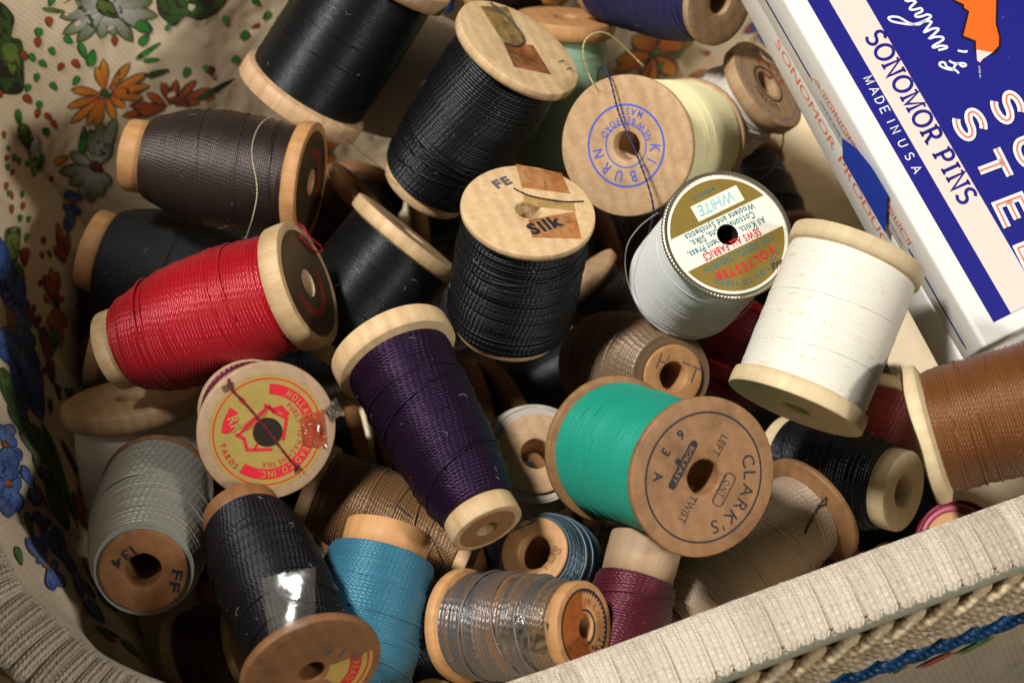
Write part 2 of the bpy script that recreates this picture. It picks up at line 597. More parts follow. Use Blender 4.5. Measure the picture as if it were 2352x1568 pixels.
def m_cord(name, base, base2, sc_=1.0, rough=0.45):
    """Shiny twisted cord or straw."""
    if name in _M:
        return _M[name]
    t = NT(name); ob = t.n('TexCoord').outputs['Object']; oi = t.n('ObjectInfo')
    n1 = t.noise(t.mapping(ob, (1, 1, 1)), 500 * sc_, 3, 0.6)
    f = t.math('ADD', t.math('MULTIPLY', n1, 0.7), t.math('MULTIPLY', oi.outputs['Random'], 0.3))
    c = t.mix(t.ramp(f, [(0.35, (0, 0, 0)), (0.85, (1, 1, 1))]), base, base2)
    wv = t.n('TexWave', wave_type='BANDS', bands_direction='DIAGONAL'); t.l(ob, wv.inputs['Vector'])
    wv.inputs['Scale'].default_value = 420 * sc_; wv.inputs['Distortion'].default_value = 3.0
    wv.inputs['Detail'].default_value = 2
    nb = t.bump(t.math('ADD', wv.outputs['Fac'], t.noise(ob, 2500 * sc_, 2)), 0.6, 0.00025)
    _M[name] = t.done(t.principled(c, rough, 0.5, nb))
    return _M[name]


WOOD = {
    'pale': ('maple_wood_pale', srgb(222, 194, 150), srgb(180, 138, 90), 0.8, 0.22),
    'cream': ('birch_wood_cream', srgb(224, 203, 162), srgb(196, 166, 118), 0.65, 0.16),
    'tan': ('birch_wood_tan', srgb(206, 172, 132), srgb(160, 120, 80), 0.8, 0.32),
    'kraft': ('birch_wood_kraft', srgb(160, 118, 78), srgb(122, 86, 54), 0.75, 0.6),
    'orange': ('birch_wood_amber', srgb(200, 152, 100), srgb(164, 112, 64), 0.7, 0.3),
    'grey': ('birch_wood_grey', srgb(184, 154, 122), srgb(150, 118, 88), 0.7, 0.3),
    'dark': ('birch_wood_dark', srgb(146, 100, 62), srgb(108, 70, 40), 0.75, 0.5),
    'red': ('red_plastic_core', srgb(170, 14, 22), srgb(140, 8, 16), 0.2, 0.1),
}


def wood(k):
    return m_wood(WOOD[k][0], WOOD[k][1], WOOD[k][2], WOOD[k][3], WOOD[k][4], 0.55 if k != 'red' else 0.25)


# ------------------------------------------------------------------ the spools
# A: end turned to the viewer (sketch point), ra its radius; B: the other end, rb its radius; e: how round end A
# looks (1 = face on); off: depth relative to the level top of the pile; fa/fb: rim thickness; th: thread radius
# from end A to end B; all in sketch units.
# SPOOLS BEGIN
SPOOLS = [
 dict(id='black_top', A=(897, -92), ra=166, B=(683, 240), rb=156, e=.2, off=-.5, fa=40, fb=42, th=[143, 146, 144, 143], col='black_cotton', wood='tan',
      label='black cotton spool leaning over the dark brown spool, turned rim lowest'),
 dict(id='ff', A=(1193, 107), ra=158, B=(975, 430), rb=104, e=.45, off=0, fa=24, fb=30, th=[132, 140, 136, 128, 118], col='black_silk', wood='pale',
      label='tall black silk spool with amber tape and looped black thread end on top'),
 dict(id='mint', A=(1300, 38), ra=117, B=(1272, 400), rb=110, e=.19, off=2.5, fa=36, fb=30, th=[98, 104, 102, 100], col='mint_cotton', wood='orange',
      label='pale mint green spool with amber rim behind the taped black spool'),
 dict(id='navy', A=(1655, 2), ra=106, B=(1400, -70), rb=115, e=.68, off=-.3, fa=18, fb=24, th=[98, 118, 122, 118], col='navy_silk', wood='tan',
      label='navy silk spool with a plain wooden end above the small white spool'),
 dict(id='white_small', A=(1764, 193), ra=116, B=(1585, 322), rb=100, e=.42, off=.7, fa=34, fb=26, th=[92, 104, 106, 100], col='cream_silk', wood='tan',
      label='small white silk spool with a red printed label wedged beside the pin box'),
 dict(id='kilburn', A=(1438, 335), ra=163, B=(1586, 316), rb=136, e=.92, off=.2, fa=20, fb=18, th=[147, 143, 138, 131], col='yellow_cotton', wood='tan',
      label='pale yellow spool with a blue ring stamp on its wooden end'),
 dict(id='label', A=(1671, 539), ra=155, B=(1578, 648), rb=137, e=.9, off=-1.4, fa=5, fb=8, th=[143, 140, 138, 137], col='white_poly', wood='cream', plastic=True, name='plastic_spool',
      label='plastic spool of white polyester thread with gold and white printed paper disc'),
 dict(id='white_big', A=(1825, 938), ra=164, B=(1974, 572), rb=160, e=.18, off=-.4, fa=40, fb=40, th=[153, 154, 153, 153], col='white_cotton', wood='cream',
      label='large white cotton spool with yellow age spots leaning on the pin box'),
 dict(id='silk', A=(1214, 481), ra=156, B=(1166, 742), rb=126, e=.65, off=-.8, fa=20, fb=24, th=[142, 149, 150, 149, 142], col='black_silk2', wood='pale',
      label='black silk spool with the word Silk printed on its taped wooden top'),
 dict(id='black_mid', A=(946, 538), ra=152, B=(735, 800), rb=140, e=.06, off=1.0, fa=32, fb=40, th=[140, 142, 141, 138], col='black_cotton', wood='pale',
      label='black cotton spool wedged between the red spool and the silk spool'),
 dict(id='brown_dark', A=(714, 418), ra=138, B=(297, 356), rb=84, e=.25, off=1.4, fa=34, fb=52, th=[122, 132, 136, 126, 98], col='espresso_silk', wood='orange',
      label='dark espresso brown silk spool under the tilted black cotton spool'),
 dict(id='black_left', A=(560, 690), ra=130, B=(208, 570), rb=94, e=.22, off=2.6, fa=30, fb=46, th=[130, 140, 142, 138, 108], col='black_cotton2', wood='orange',
      label='dull black spool with amber end lying against the left lining'.replace('left ', 'flowered ')),
 dict(id='red', A=(708, 650), ra=150, B=(258, 806), rb=94, e=.36, off=-.6, fa=50, fb=46, th=[134, 146, 148, 138, 106], col='red_silk', wood='pale',
      label='bright red silk spool lying across the black spools'),
 dict(id='holland', A=(614, 991), ra=162, B=(572, 940), rb=120, e=.95, off=-.5, fa=24, fb=24, th=[120, 128, 124, 118], col='maroon_silk', wood='grey',
      label='upright spool with gold paper disc lettered in red and a red thread end'),
 dict(id='purple', A=(1120, 1214), ra=88, B=(894, 790), rb=146, e=.40, off=-.6, fa=50, fb=50, th=[94, 112, 119, 122, 126], col='purple_silk', wood='pale',
      label='dark purple silk spool standing on its small end'),
 dict(id='teal', A=(784, 1645), ra=150, B=(894, 1214), rb=99, e=.18, off=.6, fa=30, fb=64, th=[128, 138, 138, 136, 122], col='teal_silk', wood='orange',
      label='teal blue silk spool with a thick tapered wooden end'),
 dict(id='taped_black', A=(717, 1542), ra=168, B=(552, 1176), rb=92, e=.62, off=-.8, fa=24, fb=50, th=[118, 126, 130, 126, 106], col='black_silk3', wood='dark',
      label='black silk spool with clear sticky tape over its large rim'),
 dict(id='ff134', A=(330, 1311), ra=101, B=(362, 1118), rb=128, e=.93, off=.4, fa=10, fb=14, th=[118, 136, 138, 134, 122], col='silver_silk', wood='dark',
      label='silver grey silk spool stamped 134 FF on its wooden end'),
 dict(id='white_left', A=(300, 910), ra=160, B=(346, 1190), rb=145, e=.27, off=1.9, fa=42, fb=30, th=[138, 144, 142, 138], col='ivory_cotton', wood='tan',
      label='ivory cotton spool standing under the red spool against the flowered lining'),
 dict(id='bronze', A=(1086, 1284), ra=84, B=(716, 1118), rb=110, e=.1, off=3.2, fa=30, fb=26, th=[84, 104, 112, 110, 100], col='bronze_silk', wood='tan',
      label='bronze brown silk spool buried below the purple and teal spools'),
 dict(id='hatt', A=(1547, 864), ra=73, B=(1384, 832), rb=108, e=.9, off=.2, fa=8, fb=14, th=[100, 122, 124, 118], col='brown_silk', wood='orange',
      label='mid brown silk spool with pencilled letters on its small end'),
 dict(id='cream_up', A=(1232, 1041), ra=94, B=(1219, 1072), rb=100, e=.97, off=1.6, fa=8, fb=10, th=[112, 127, 128, 120], col='pearl_silk', wood='tan',
      label='pearl white silk spool standing upright between the purple and green spools'),
 dict(id='clark', A=(1617, 1096), ra=187, B=(1404, 1030), rb=170, e=.86, off=-1.2, fa=22, fb=20, th=[160, 159, 158, 158], col='green_cotton', wood='kraft',
      label='green cotton spool with black ring stamp lettered on its brown end'),
 dict(id='yds', A=(1226, 1267), ra=83, B=(1308, 1312), rb=90, e=.88, off=.8, fa=10, fb=14, th=[92, 106, 106, 98], col='slate_silk', wood='orange',
      label='slate blue silk spool with a wide hole stamped 123 YDS'),
 dict(id='grey_tape', A=(1342, 1441), ra=108, B=(1056, 1436), rb=130, e=.58, off=.2, fa=34, fb=26, th=[100, 118, 124, 126, 120], col='pewter_silk', wood='orange',
      label='grey brown silk spool wrapped in clear tape with toothed ring label'),
 dict(id='maroon', A=(1392, 1600), ra=110, B=(1486, 1238), rb=84, e=.15, off=1.4, fa=30, fb=96, th=[108, 106, 104, 100, 92], col='maroon_silk', wood='grey',
      label='maroon silk spool with a long bare wooden neck under the green spool'),
 dict(id='taupe', A=(1512, 1460), ra=78, B=(1868, 1166), rb=138, e=.42, off=1.4, fa=34, fb=16, th=[88, 118, 128, 122, 100], col='taupe_silk', wood='kraft',
      label='taupe silk spool with a broad brown disc end and one thread across it'),
 dict(id='black_right', A=(2076, 1128), ra=95, B=(1790, 1062), rb=110, e=.46, off=.1, fa=44, fb=30, th=[98, 116, 120, 116], col='black_silk4', wood='cream',
      label='black silk spool with a pale blunt end beside the copper brown spool'),
 dict(id='copper', A=(2112, 1002), ra=163, B=(2570, 880), rb=150, e=-.06, off=-1.2, fa=32, fb=30, th=[142, 148, 150, 146], col='copper_silk', wood='cream',
      label='copper brown silk spool lying along the basket rim below the pin box'),
 dict(id='red_deep', A=(1996, 1090), ra=92, B=(2056, 884), rb=86, e=.2, off=2.4, fa=20, fb=26, th=[84, 92, 90, 82], col='rust_silk', wood='pale',
      label='dark rust red spool half hidden between white and copper spools'),
 dict(id='crimson', A=(1650, 880), ra=112, B=(1716, 716), rb=106, e=.25, off=5.2, fa=18, fb=20, th=[96, 98, 98, 98], col='crimson_silk', wood='red',
      label='crimson spool with a red plastic rim below the printed disc spool'),
 dict(id='wine', A=(2186, 1232), ra=60, B=(2216, 1262), rb=70, e=.93, off=1.6, fa=8, fb=10, th=[80, 98, 100, 94], col='wine_silk', wood='orange',
      label='wine red silk spool tucked behind the rim below the copper spool'),
 dict(id='charcoal', A=(1776, 1356), ra=76, B=(1950, 1290), rb=70, e=.15, off=4.6, fa=16, fb=40, th=[70, 78, 78, 70], col='charcoal_silk', wood='grey',
      label='charcoal spool deep behind the rim beside the taupe spool'),
 dict(id='white_back', A=(1068, 208), ra=165, B=(792, 130), rb=150, e=.1, off=2.4, fa=24, fb=30, th=[138, 150, 156, 150], col='ivory_cotton', wood='orange',
      label='ivory white spool in shade behind the tilted black cotton spool'),
 dict(id='grey_under', A=(420, 850), ra=90, B=(212, 800), rb=84, e=.1, off=3.6, fa=20, fb=36, th=[80, 86, 86, 80], col='stone_silk', wood='tan',
      label='stone grey spool almost hidden under the small end of the red spool'),
 dict(id='dark_low', A=(560, 1470), ra=100, B=(396, 1500), rb=84, e=.3, off=4.2, fa=20, fb=30, th=[92, 100, 96, 88], col='plum_silk', wood='tan',
      label='dark plum spool at the bottom beside the taped black spool'),
 dict(id='ink_low', A=(1010, 1640), ra=90, B=(900, 1720), rb=86, e=.8, off=2.2, fa=12, fb=20, th=[92, 96, 96, 92], col='ink_silk', wood='tan',
      label='ink blue spool at the bottom below the grey brown taped spool'),
 dict(id='amber_top', A=(1270, -60), ra=80, B=(1080, -40), rb=90, e=.2, off=3.6, fa=20, fb=26, th=[72, 78, 80, 78], col='plum_silk2', wood='orange',
      label='dark spool with an amber end behind the mint green spool'),
 dict(id='deep_mid', A=(830, 440), ra=90, B=(700, 560), rb=84, e=.2, off=4.2, fa=20, fb=26, th=[72, 78, 80, 78], col='plum_silk', wood='orange',
      label='dark wine spool deep between dark brown and black cotton spools'),
 dict(id='deep_centre', A=(1330, 640), ra=100, B=(1440, 760), rb=90, e=.2, off=4.6, fa=20, fb=26, th=[80, 86, 86, 80], col='charcoal_silk2', wood='tan',
      label='charcoal spool deep between the silk spool and the white plastic spool'),
]
DEPTH = {'black_top': 49.31, 'ff': 48.60, 'mint': 52.17, 'navy': 49.20, 'white_small': 50.79, 'kilburn': 47.37, 'label': 44.70, 'white_big': 43.74, 'silk': 45.68, 'black_mid': 48.36, 'brown_dark': 48.72, 'black_left': 51.35, 'red': 45.20, 'holland': 43.41, 'purple': 42.23, 'teal': 42.52, 'taped_black': 40.28, 'ff134': 42.31, 'white_left': 48.01, 'bronze': 45.70, 'hatt': 47.16, 'cream_up': 45.45, 'clark': 41.96, 'yds': 43.82, 'grey_tape': 41.75, 'maroon': 43.00, 'taupe': 44.62, 'black_right': 46.77, 'copper': 42.67, 'red_deep': 49.55, 'crimson': 50.01, 'wine': 44.34, 'charcoal': 47.92, 'white_back': 53.11, 'grey_under': 50.32, 'dark_low': 45.83, 'ink_low': 43.35, 'amber_top': 53.57, 'deep_mid': 51.10, 'deep_centre': 51.64}
# SPOOLS END

# thread looks: (linear colour, pitch cm or None for fine cotton, wander, amp factor, kwargs)
K = {
 'black_cotton': ((.004, .0045, .005), None, 0, dict(rough=.27, shade=.3)),
 'black_cotton2': ((.008, .008, .008), None, 0, dict(rough=.6, shade=.3)),
 'black_silk': ((.0032, .0035, .0042), 0.070, .35, dict(rough=.34, shade=.4)),
 'black_silk2': ((.0032, .0035, .0042), 0.059, .25, dict(rough=.34, shade=.4)),
 'black_silk3': ((.0028, .0028, .0036), 0.054, .12, dict(rough=.34, shade=.4)),
 'black_silk4': ((.003, .0033, .004), 0.070, .3, dict(rough=.34, shade=.4)),
 'mint_cotton': (srgb(140, 170, 140), None, 0, dict(rough=.5, shade=.4)),
 'navy_silk': (srgb(34, 34, 86), 0.071, .4, dict(rough=.45, shade=.4)),
 'cream_silk': (srgb(236, 226, 208), 0.071, .35, dict(rough=.35, shade=.15)),
 'yellow_cotton': (srgb(240, 230, 178), None, 0, dict(rough=.55, shade=.12)),
 'white_poly': (srgb(222, 222, 216), None, 0, dict(rough=.33, shade=.10)),
 'white_cotton': (srgb(230, 224, 208), None, 0, dict(rough=.5, shade=.06, stain=srgb(206, 162, 70))),
 'ivory_cotton': (srgb(222, 210, 194), None, 0, dict(rough=.6, shade=.25)),
 'espresso_silk': (srgb(46, 36, 32), 0.047, .12, dict(rough=.34, shade=.5)),
 'red_silk': (srgb(190, 9, 29), 0.078, .5, dict(rough=.31, shade=.35)),
 'maroon_silk': (srgb(86, 16, 34), 0.066, .45, dict(rough=.33, shade=.5)),
 'wine_silk': (srgb(128, 14, 44), 0.076, .3, dict(rough=.34, shade=.35)),
 'crimson_silk': (srgb(128, 10, 30), 0.057, .3, dict(rough=.34, shade=.35)),
 'rust_silk': (srgb(126, 38, 22), 0.057, .3, dict(rough=.34, shade=.35)),
 'purple_silk': (srgb(29, 10, 35), 0.068, .35, dict(rough=.33, shade=.6)),
 'teal_silk': (srgb(56, 122, 148), 0.059, .45, dict(rough=.31, shade=.3)),
 'silver_silk': (srgb(168, 164, 150), 0.080, .25, dict(rough=.31, shade=.35)),
 'bronze_silk': (srgb(128, 90, 52), 0.066, .55, dict(rough=.34, shade=.4)),
 'brown_silk': (srgb(140, 112, 84), 0.080, .45, dict(rough=.34, shade=.35)),
 'pearl_silk': (srgb(216, 204, 186), 0.071, .3, dict(rough=.31, shade=.2)),
 'green_cotton': (srgb(26, 152, 126), None, 0, dict(rough=.32, shade=.15)),
 'slate_silk': (srgb(62, 82, 94), 0.080, .2, dict(rough=.34, shade=.35)),
 'pewter_silk': (srgb(96, 92, 92), 0.080, .7, dict(rough=.28, shade=.6, alt=srgb(116, 82, 48))),
 'taupe_silk': (srgb(190, 162, 132), 0.066, .7, dict(rough=.33, shade=.4)),
 'copper_silk': (srgb(130, 76, 30), 0.057, .4, dict(rough=.31, shade=.45)),
 'charcoal_silk': (srgb(48, 46, 44), 0.057, .4, dict(rough=.45, shade=.35)),
 'charcoal_silk2': (srgb(40, 38, 38), 0.057, .4, dict(rough=.45, shade=.35)),
 'stone_silk': (srgb(130, 122, 108), 0.057, .4, dict(rough=.45, shade=.35)),
 'plum_silk': (srgb(58, 24, 30), 0.057, .4, dict(rough=.45, shade=.35)),
 'plum_silk2': (srgb(44, 22, 24), 0.057, .4, dict(rough=.45, shade=.35)),
 'ink_silk': (srgb(58, 68, 80), 0.057, .4, dict(rough=.45, shade=.35)),
}


def solve_pose(S):
    """End points, axis and radii (cm) of a spool from its row."""
    d1 = DEPTH.get(S['id'], d0(S['A'][1]) + S['off'])
    P1 = px(*S['A'], d1); v = -(P1 - CAM).normalized()
    lo, hi = d1 - 8.0, d1 + 30.0
    for _ in range(60):
        m = (lo + hi) / 2
        ax = P1 - px(*S['B'], m)
        if ax.dot(v) / ax.length < S['e']:
            lo = m
        else:
            hi = m
    d2 = (lo + hi) / 2
    P2 = px(*S['B'], d2)
    return P1, P2, d1, d2


def lathe(prof, n, seed, jit=0.004):
    """Surface of revolution about z from [(r, z)], slightly out of true. Last and first rings stay open."""
    rnd = np.random.RandomState(seed)
    ph = np.linspace(0, 2 * np.pi, n, endpoint=False)
    wob = 1 + jit * (np.sin(ph * 2 + rnd.rand() * 6) + 0.6 * np.sin(ph * 5 + rnd.rand() * 6))
    v = []; f = []
    for (r, z) in prof:
        for i in range(n):
            v.append((r * wob[i] * math.cos(ph[i]), r * wob[i] * math.sin(ph[i]), z))
    for j in range(len(prof) - 1):
        for i in range(n):
            a = j * n + i; b = j * n + (i + 1) % n
            f.append((a, b, b + n, a + n))
    return v, f


def rough_hole(v, n, ring, amt, seed):
    """Chip the edge of the bore on the listed rings."""
    rnd = np.random.RandomState(seed)
    k = 1 + amt * np.abs(rnd.randn(n)) * (rnd.rand(n) < 0.45)
    for r in ring:
        for i in range(n):
            x, y, z = v[r * n + i]
            v[r * n + i] = (x * k[i], y * k[i], z)


def winding(zs, rs, pitch, wander, seed, core):
    """Helical turns of thread as one surface with a ridge for every turn; z runs from end B to end A."""
    rnd = np.random.RandomState(seed)
    z0, z1 = zs[0], zs[-1]
    cotton = pitch is None
    if cotton:
        gp, spt, nphi, amp = 0.040, 4, 64, 0.016
    else:
        gp, spt, nphi, amp = pitch, 5, 64, pitch * 0.56
    turns = int(math.ceil((z1 - z0) / gp))
    nj = (turns + 1) * spt + 1
    jit = rnd.randn(turns + 4) * (0.16 if cotton else 0.22)
    j = np.arange(nj)[:, None]; i = np.arange(nphi + 1)[None, :]
    ph = 2 * np.pi * i / nphi + 0 * j
    tc = j / spt + i / nphi - 1.0
    zr = z0 + tc * gp
    fr = (j / spt) % 1.0
    zc = np.clip(zr, z0, z1)
    tt = (zc - z0) / (z1 - z0)
    win = np.sin(np.pi * np.clip(tt, 0, 1)) ** 0.7
    kk = rnd.rand(4) * 6.28
    A = wander * (0.30 + 0.30 * np.sin(tt * 7 + kk[0]) + 0.14 * np.sin(tt * 15 + kk[1]))
    z = zc + A * win * np.sin(ph + kk[2] + 1.2 * np.sin(tt * 5 + kk[3])) * 0.6
    r = np.interp(zc, zs, rs)
    lump = 0.010 * np.sin(tt * 23 + kk[1] + 0.5 * np.sin(ph + kk[2])) + 0.006 * np.sin(tt * 41 + 2 * ph + kk[0])
    r = r + lump * (0.3 if cotton else 1.0)
    ridge = np.sqrt(np.clip(1 - (2 * fr - 1) ** 2, 0, 1)) - 1
    r = r + amp * ridge
    tn = np.clip((j // spt), 0, turns + 3)
    r = r + amp * jit[tn] * np.where(fr == 0, 0, 1)
    x = r * np.cos(ph); y = r * np.sin(ph)
    V = np.stack([x, y, z], -1)
    bp = gp
    Uu = ph * np.mean(rs) / bp
    Vv = j / spt + 0 * i
    UV = np.stack([Uu, Vv + 0 * Uu], -1)
    n1 = nphi + 1
    verts = V.reshape(-1, 3).tolist(); uvs = UV.reshape(-1, 2).tolist(); faces = []
    for a in range(nj - 1):
        for b in range(nphi):
            q = (a * n1 + b, a * n1 + b + 1, (a + 1) * n1 + b + 1, (a + 1) * n1 + b)
            if abs(zr[a + 1, b + 1] - z0) < 1e-9 or zr[a + 1, b + 1] <= z0 or zr[a, b] >= z1:
                continue
            faces.append(q)
    # closing rings down to the core
    for zz, rr, row in ((z0, core, 0), (z1, core, nj - 1)):
        b0 = len(verts)
        R = rs[0] if row == 0 else rs[-1]
        for q in range(nphi):
            a = 2 * math.pi * q / nphi
            verts.append((R * .995 * math.cos(a), R * .995 * math.sin(a), zz)); uvs.append((0, 0))
        for q in range(nphi):
            a = 2 * math.pi * q / nphi
            verts.append((rr * math.cos(a), rr * math.sin(a), zz)); uvs.append((0, 3))
        for q in range(nphi):
            p2 = (q + 1) % nphi
            fc = (b0 + q, b0 + p2, b0 + nphi + p2, b0 + nphi + q)
            faces.append(fc if row else fc[::-1])
    return verts, faces, uvs


SP = {}


def make_spool(S, seed):
    rnd = random.Random(seed)
    P1, P2, dA, dB = solve_pose(S)
    ax = (P1 - P2); L = ax.length; Z = ax / L
    X = (RIGHT - Z * RIGHT.dot(Z)).normalized(); Y = Z.cross(X)
    rot = Matrix((X, Y, Z)).transposed()
    sA, sB = dA / FPX, dB / FPX
    Ra, Rb = S['ra'] * sA, S['rb'] * sB
    fa, fb = S['fa'] * sA, S['fb'] * sB
    hole = S.get('hole', 0.30) * min(Ra, Rb) if min(Ra, Rb) < 1.1 else S.get('hole', .22) * min(Ra, Rb)
    if S['id'] in ('yds',): hole = 0.46 * Ra
    if S['id'] in ('cream_up',): hole = 0.36 * Ra
    if S['id'] in ('ff134',): hole = 0.40 * Ra
    if S['id'] in ('hatt',): hole = 0.44 * Ra
    if S['id'] in ('black_right',): hole = 0.40 * Ra
    if S['id'] == 'label': hole = 0.175 * Ra
    core = max(hole * 1.25, 0.42 * min(Ra, Rb))
    root = thing(S.get('name', 'thread_spool'), S['label'], 'spool', P2, 'spools of thread in the basket', rot)
    wm = wood(S['wood'])
    n = 72
    bv = min(0.032, fa * 0.3)
    slope = 0.35
    meshes = []
    if not S.get('plastic'):
        # end A, seen from outside; profile runs from the bore over the face and rim to the core
        pr = [(hole, L - fa - slope), (hole, L - 0.10), (hole * 1.05, L - 0.01), (hole * 1.12, L), (hole * 1.12 + (Ra - bv * 1.1 - hole * 1.12) * .35, L), (hole * 1.12 + (Ra - bv * 1.1 - hole * 1.12) * .75, L), (Ra - bv * 1.1, L), (Ra - bv * .35, L - bv * .25), (Ra, L - bv),
              (Ra * 1.004, L - fa * .55), (Ra - bv * .3, L - fa + bv * .3), (Ra - bv, L - fa), (core, L - fa - slope)]
        v, f = lathe(pr, n, seed)
        rough_hole(v, n, (2, 3), 0.02, seed)
        f = [q[::-1] for q in f]
        mesh_obj('flange', v, f, wm, root); meshes.append((v, f))
        bv2 = min(0.032, fb * 0.3)
        pr = [(hole, fb + slope), (hole, 0.10), (hole * 1.05, 0.01), (hole * 1.12, 0), (hole * 1.12 + (Rb - bv2 * 1.1 - hole * 1.12) * .35, 0), (hole * 1.12 + (Rb - bv2 * 1.1 - hole * 1.12) * .75, 0), (Rb - bv2 * 1.1, 0), (Rb - bv2 * .35, bv2 * .25), (Rb, bv2),
              (Rb * 1.004, fb * .55), (Rb - bv2 * .3, fb - bv2 * .3), (Rb - bv2, fb), (core, fb + slope)]
        v, f = lathe(pr, n, seed + 1)
        rough_hole(v, n, (2, 3), 0.02, seed)
        mesh_obj('flange', v, f, wm, root); meshes.append((v, f))
        pr = [(hole, fb + slope), (core, fb + slope), (core, L - fa - slope), (hole, L - fa - slope), (hole * .99, fb + slope)]
        v, f = lathe(pr, 40, seed + 2, 0)
        mesh_obj('core', v, f, wm, root)
    # thread
    k = K[S['col']]
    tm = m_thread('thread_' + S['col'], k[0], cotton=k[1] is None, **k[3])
    th = S['th']; m = len(th)
    zs = []; rs = []
    za, zb = L - fa * (1.0), fb * 1.0
    za -= 0.02; zb += 0.02
    for q in range(m):
        t = q / (m - 1)
        zs.append(za + (zb - za) * t); rs.append(th[q] * (sA + (sB - sA) * t))
    zs = np.array(zs[::-1]); rs = np.array(rs[::-1])
    # smooth the profile
    zz = np.linspace(zs[0], zs[-1], 25)
    cr = np.interp(zz, zs, rs)
    for _ in range(3):
        cr[1:-1] = (cr[:-2] + 2 * cr[1:-1] + cr[2:]) / 4
    cr[0] -= 0.03; cr[-1] -= 0.03
    cr = np.minimum(cr, 9)
    v, f, uv = winding(zz, cr, k[1], k[2], seed + 3, core)
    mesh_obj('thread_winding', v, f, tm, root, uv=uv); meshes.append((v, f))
    # loose turns lying over the rest
    mb = MB(); r0 = (k[1] or 0.03) * 0.42
    for q in range(S.get('strays', 3 if k[1] else 2)):
        zc = zz[0] + (zz[-1] - zz[0]) * rnd.uniform(.1, .9)
        am = rnd.uniform(0.02, 0.14 if k[1] is None else 0.32) * (0.5 if k[1] is None else 1); p0 = rnd.uniform(0, 6.28); st = rnd.uniform(0, 6.28); ln = rnd.uniform(4, 11)
        path = []
        for i in range(int(ln * 9)):
            a = st + i / 9
            z = min(max(zc + am * math.sin(a * .8 + p0) + 0.008 * i, zz[0] + r0), zz[-1] - r0)
            e_ = min(1.0, min(i, int(ln * 9) - 1 - i) / 6)
            r = float(np.interp(z, zz, cr)) + r0 * (1.45 * e_ - 1.2)
            path.append((r * math.cos(a), r * math.sin(a), z))
        mb.add(*tube(path, r0 * (0.9 if k[1] else 0.75), 6))
    if mb.v:
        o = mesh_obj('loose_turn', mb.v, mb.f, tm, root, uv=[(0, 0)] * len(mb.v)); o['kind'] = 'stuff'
    # lint on the dark threads
    if max(k[0]) < 0.25:
        lm = m_plain('lint', srgb(190, 184, 176), .9, .1, wear=0, bump=0)
        mb = MB()
        for q in range(S.get('lint', 34)):
            a = rnd.uniform(0, 6.28); z = zz[0] + (zz[-1] - zz[0]) * rnd.uniform(.03, .97); ln = rnd.choice((.02, .03, .04, .10, .18)); dr = rnd.uniform(0, 6.28); cu = rnd.uniform(-1, 1) * 9
            path = []
            for i in range(5):
                s = ln * i / 4; d_ = dr + cu * s
                aa = a + s * math.cos(d_) / max(.4, cr.mean()); z2 = min(max(z + s * math.sin(d_), zz[0]), zz[-1])
                r = float(np.interp(z2, zz, cr)) + 0.006 + 0.02 * math.sin(i) * ln / .18
                path.append((r * math.cos(aa), r * math.sin(aa), z2))
            mb.add(*tube(path, rnd.uniform(0.0016, 0.0032), 3))
        o = mb.build('lint', lm, root); o['kind'] = 'stuff'
    M4 = Matrix.Translation(P2) @ rot.to_4x4()
    allv = []; allf = []
    for mv, mf in meshes:
        b = len(allv)
        allv.extend([M4 @ Vector(p) for p in mv]); allf.extend([tuple(i + b for i in q) for q in mf])
    SP[S['id']] = dict(root=root, M=M4, Mi=M4.inverted(), L=L, Ra=Ra, Rb=Rb, fa=fa, fb=fb, hole=hole, core=core, P1=P1, Z=Z, X=X, Y=Y,
                       bvh=BVHTree.FromPolygons(allv, allf), dA=dA, dB=dB, tm=tm, zz=zz, cr=cr, wm=wm)
    return root


for i_, S_ in enumerate(SPOOLS):
    make_spool(S_, 100 + 17 * i_)


# ------------------------------------------------------------------ prints, labels, tape and thread ends on the spools
INK_BLACK = m_ink('ink_black', srgb(40, 40, 46), .45)
INK_BLUE = m_ink('ink_blue', srgb(84, 100, 190), .5)
INK_GREY = m_ink('ink_grey', srgb(92, 92, 96), .6)
INK_RED = m_ink('ink_red', srgb(190, 34, 30), .25)
GOLD = m_plain('gold_paper', srgb(180, 154, 80), .38, .5, metal=.25, wear=.35, wscale=260)
PAPER = m_plain('cream_paper', srgb(232, 226, 208), .6, .3, wear=.2, wscale=300)
OLIVE = m_plain('olive_gold_print', srgb(142, 118, 52), .4, .5, metal=.2, wear=.25, wscale=700)
TEALINK = m_plain('teal_print', srgb(10, 112, 128), .5, .3, wear=.2, wscale=900)
REDINK = m_plain('red_print', srgb(206, 34, 48), .5, .3, wear=.2, wscale=900)
PALE_TEAL = m_plain('pale_teal_print', srgb(130, 200, 206), .5, .3, wear=.5, wscale=1200)
BRONZE = m_plain('bronze_foil', srgb(78, 64, 40), .35, .5, metal=.4, wear=.5, wscale=240)


def local(sp, P):
    return SP[sp]['Mi'] @ Vector(P)


def face_pt(sp, x, y, lift=0.0):
    """Sketch point on the plane of end A, in the spool's own frame."""
    s = SP[sp]; r = ray(x, y); n = s['Z']
    t = (s['P1'] - CAM).dot(n) / r.dot(n)
    p = s['Mi'] @ (CAM + r * t)
    return Vector((p.x, p.y, s['L'] + lift))


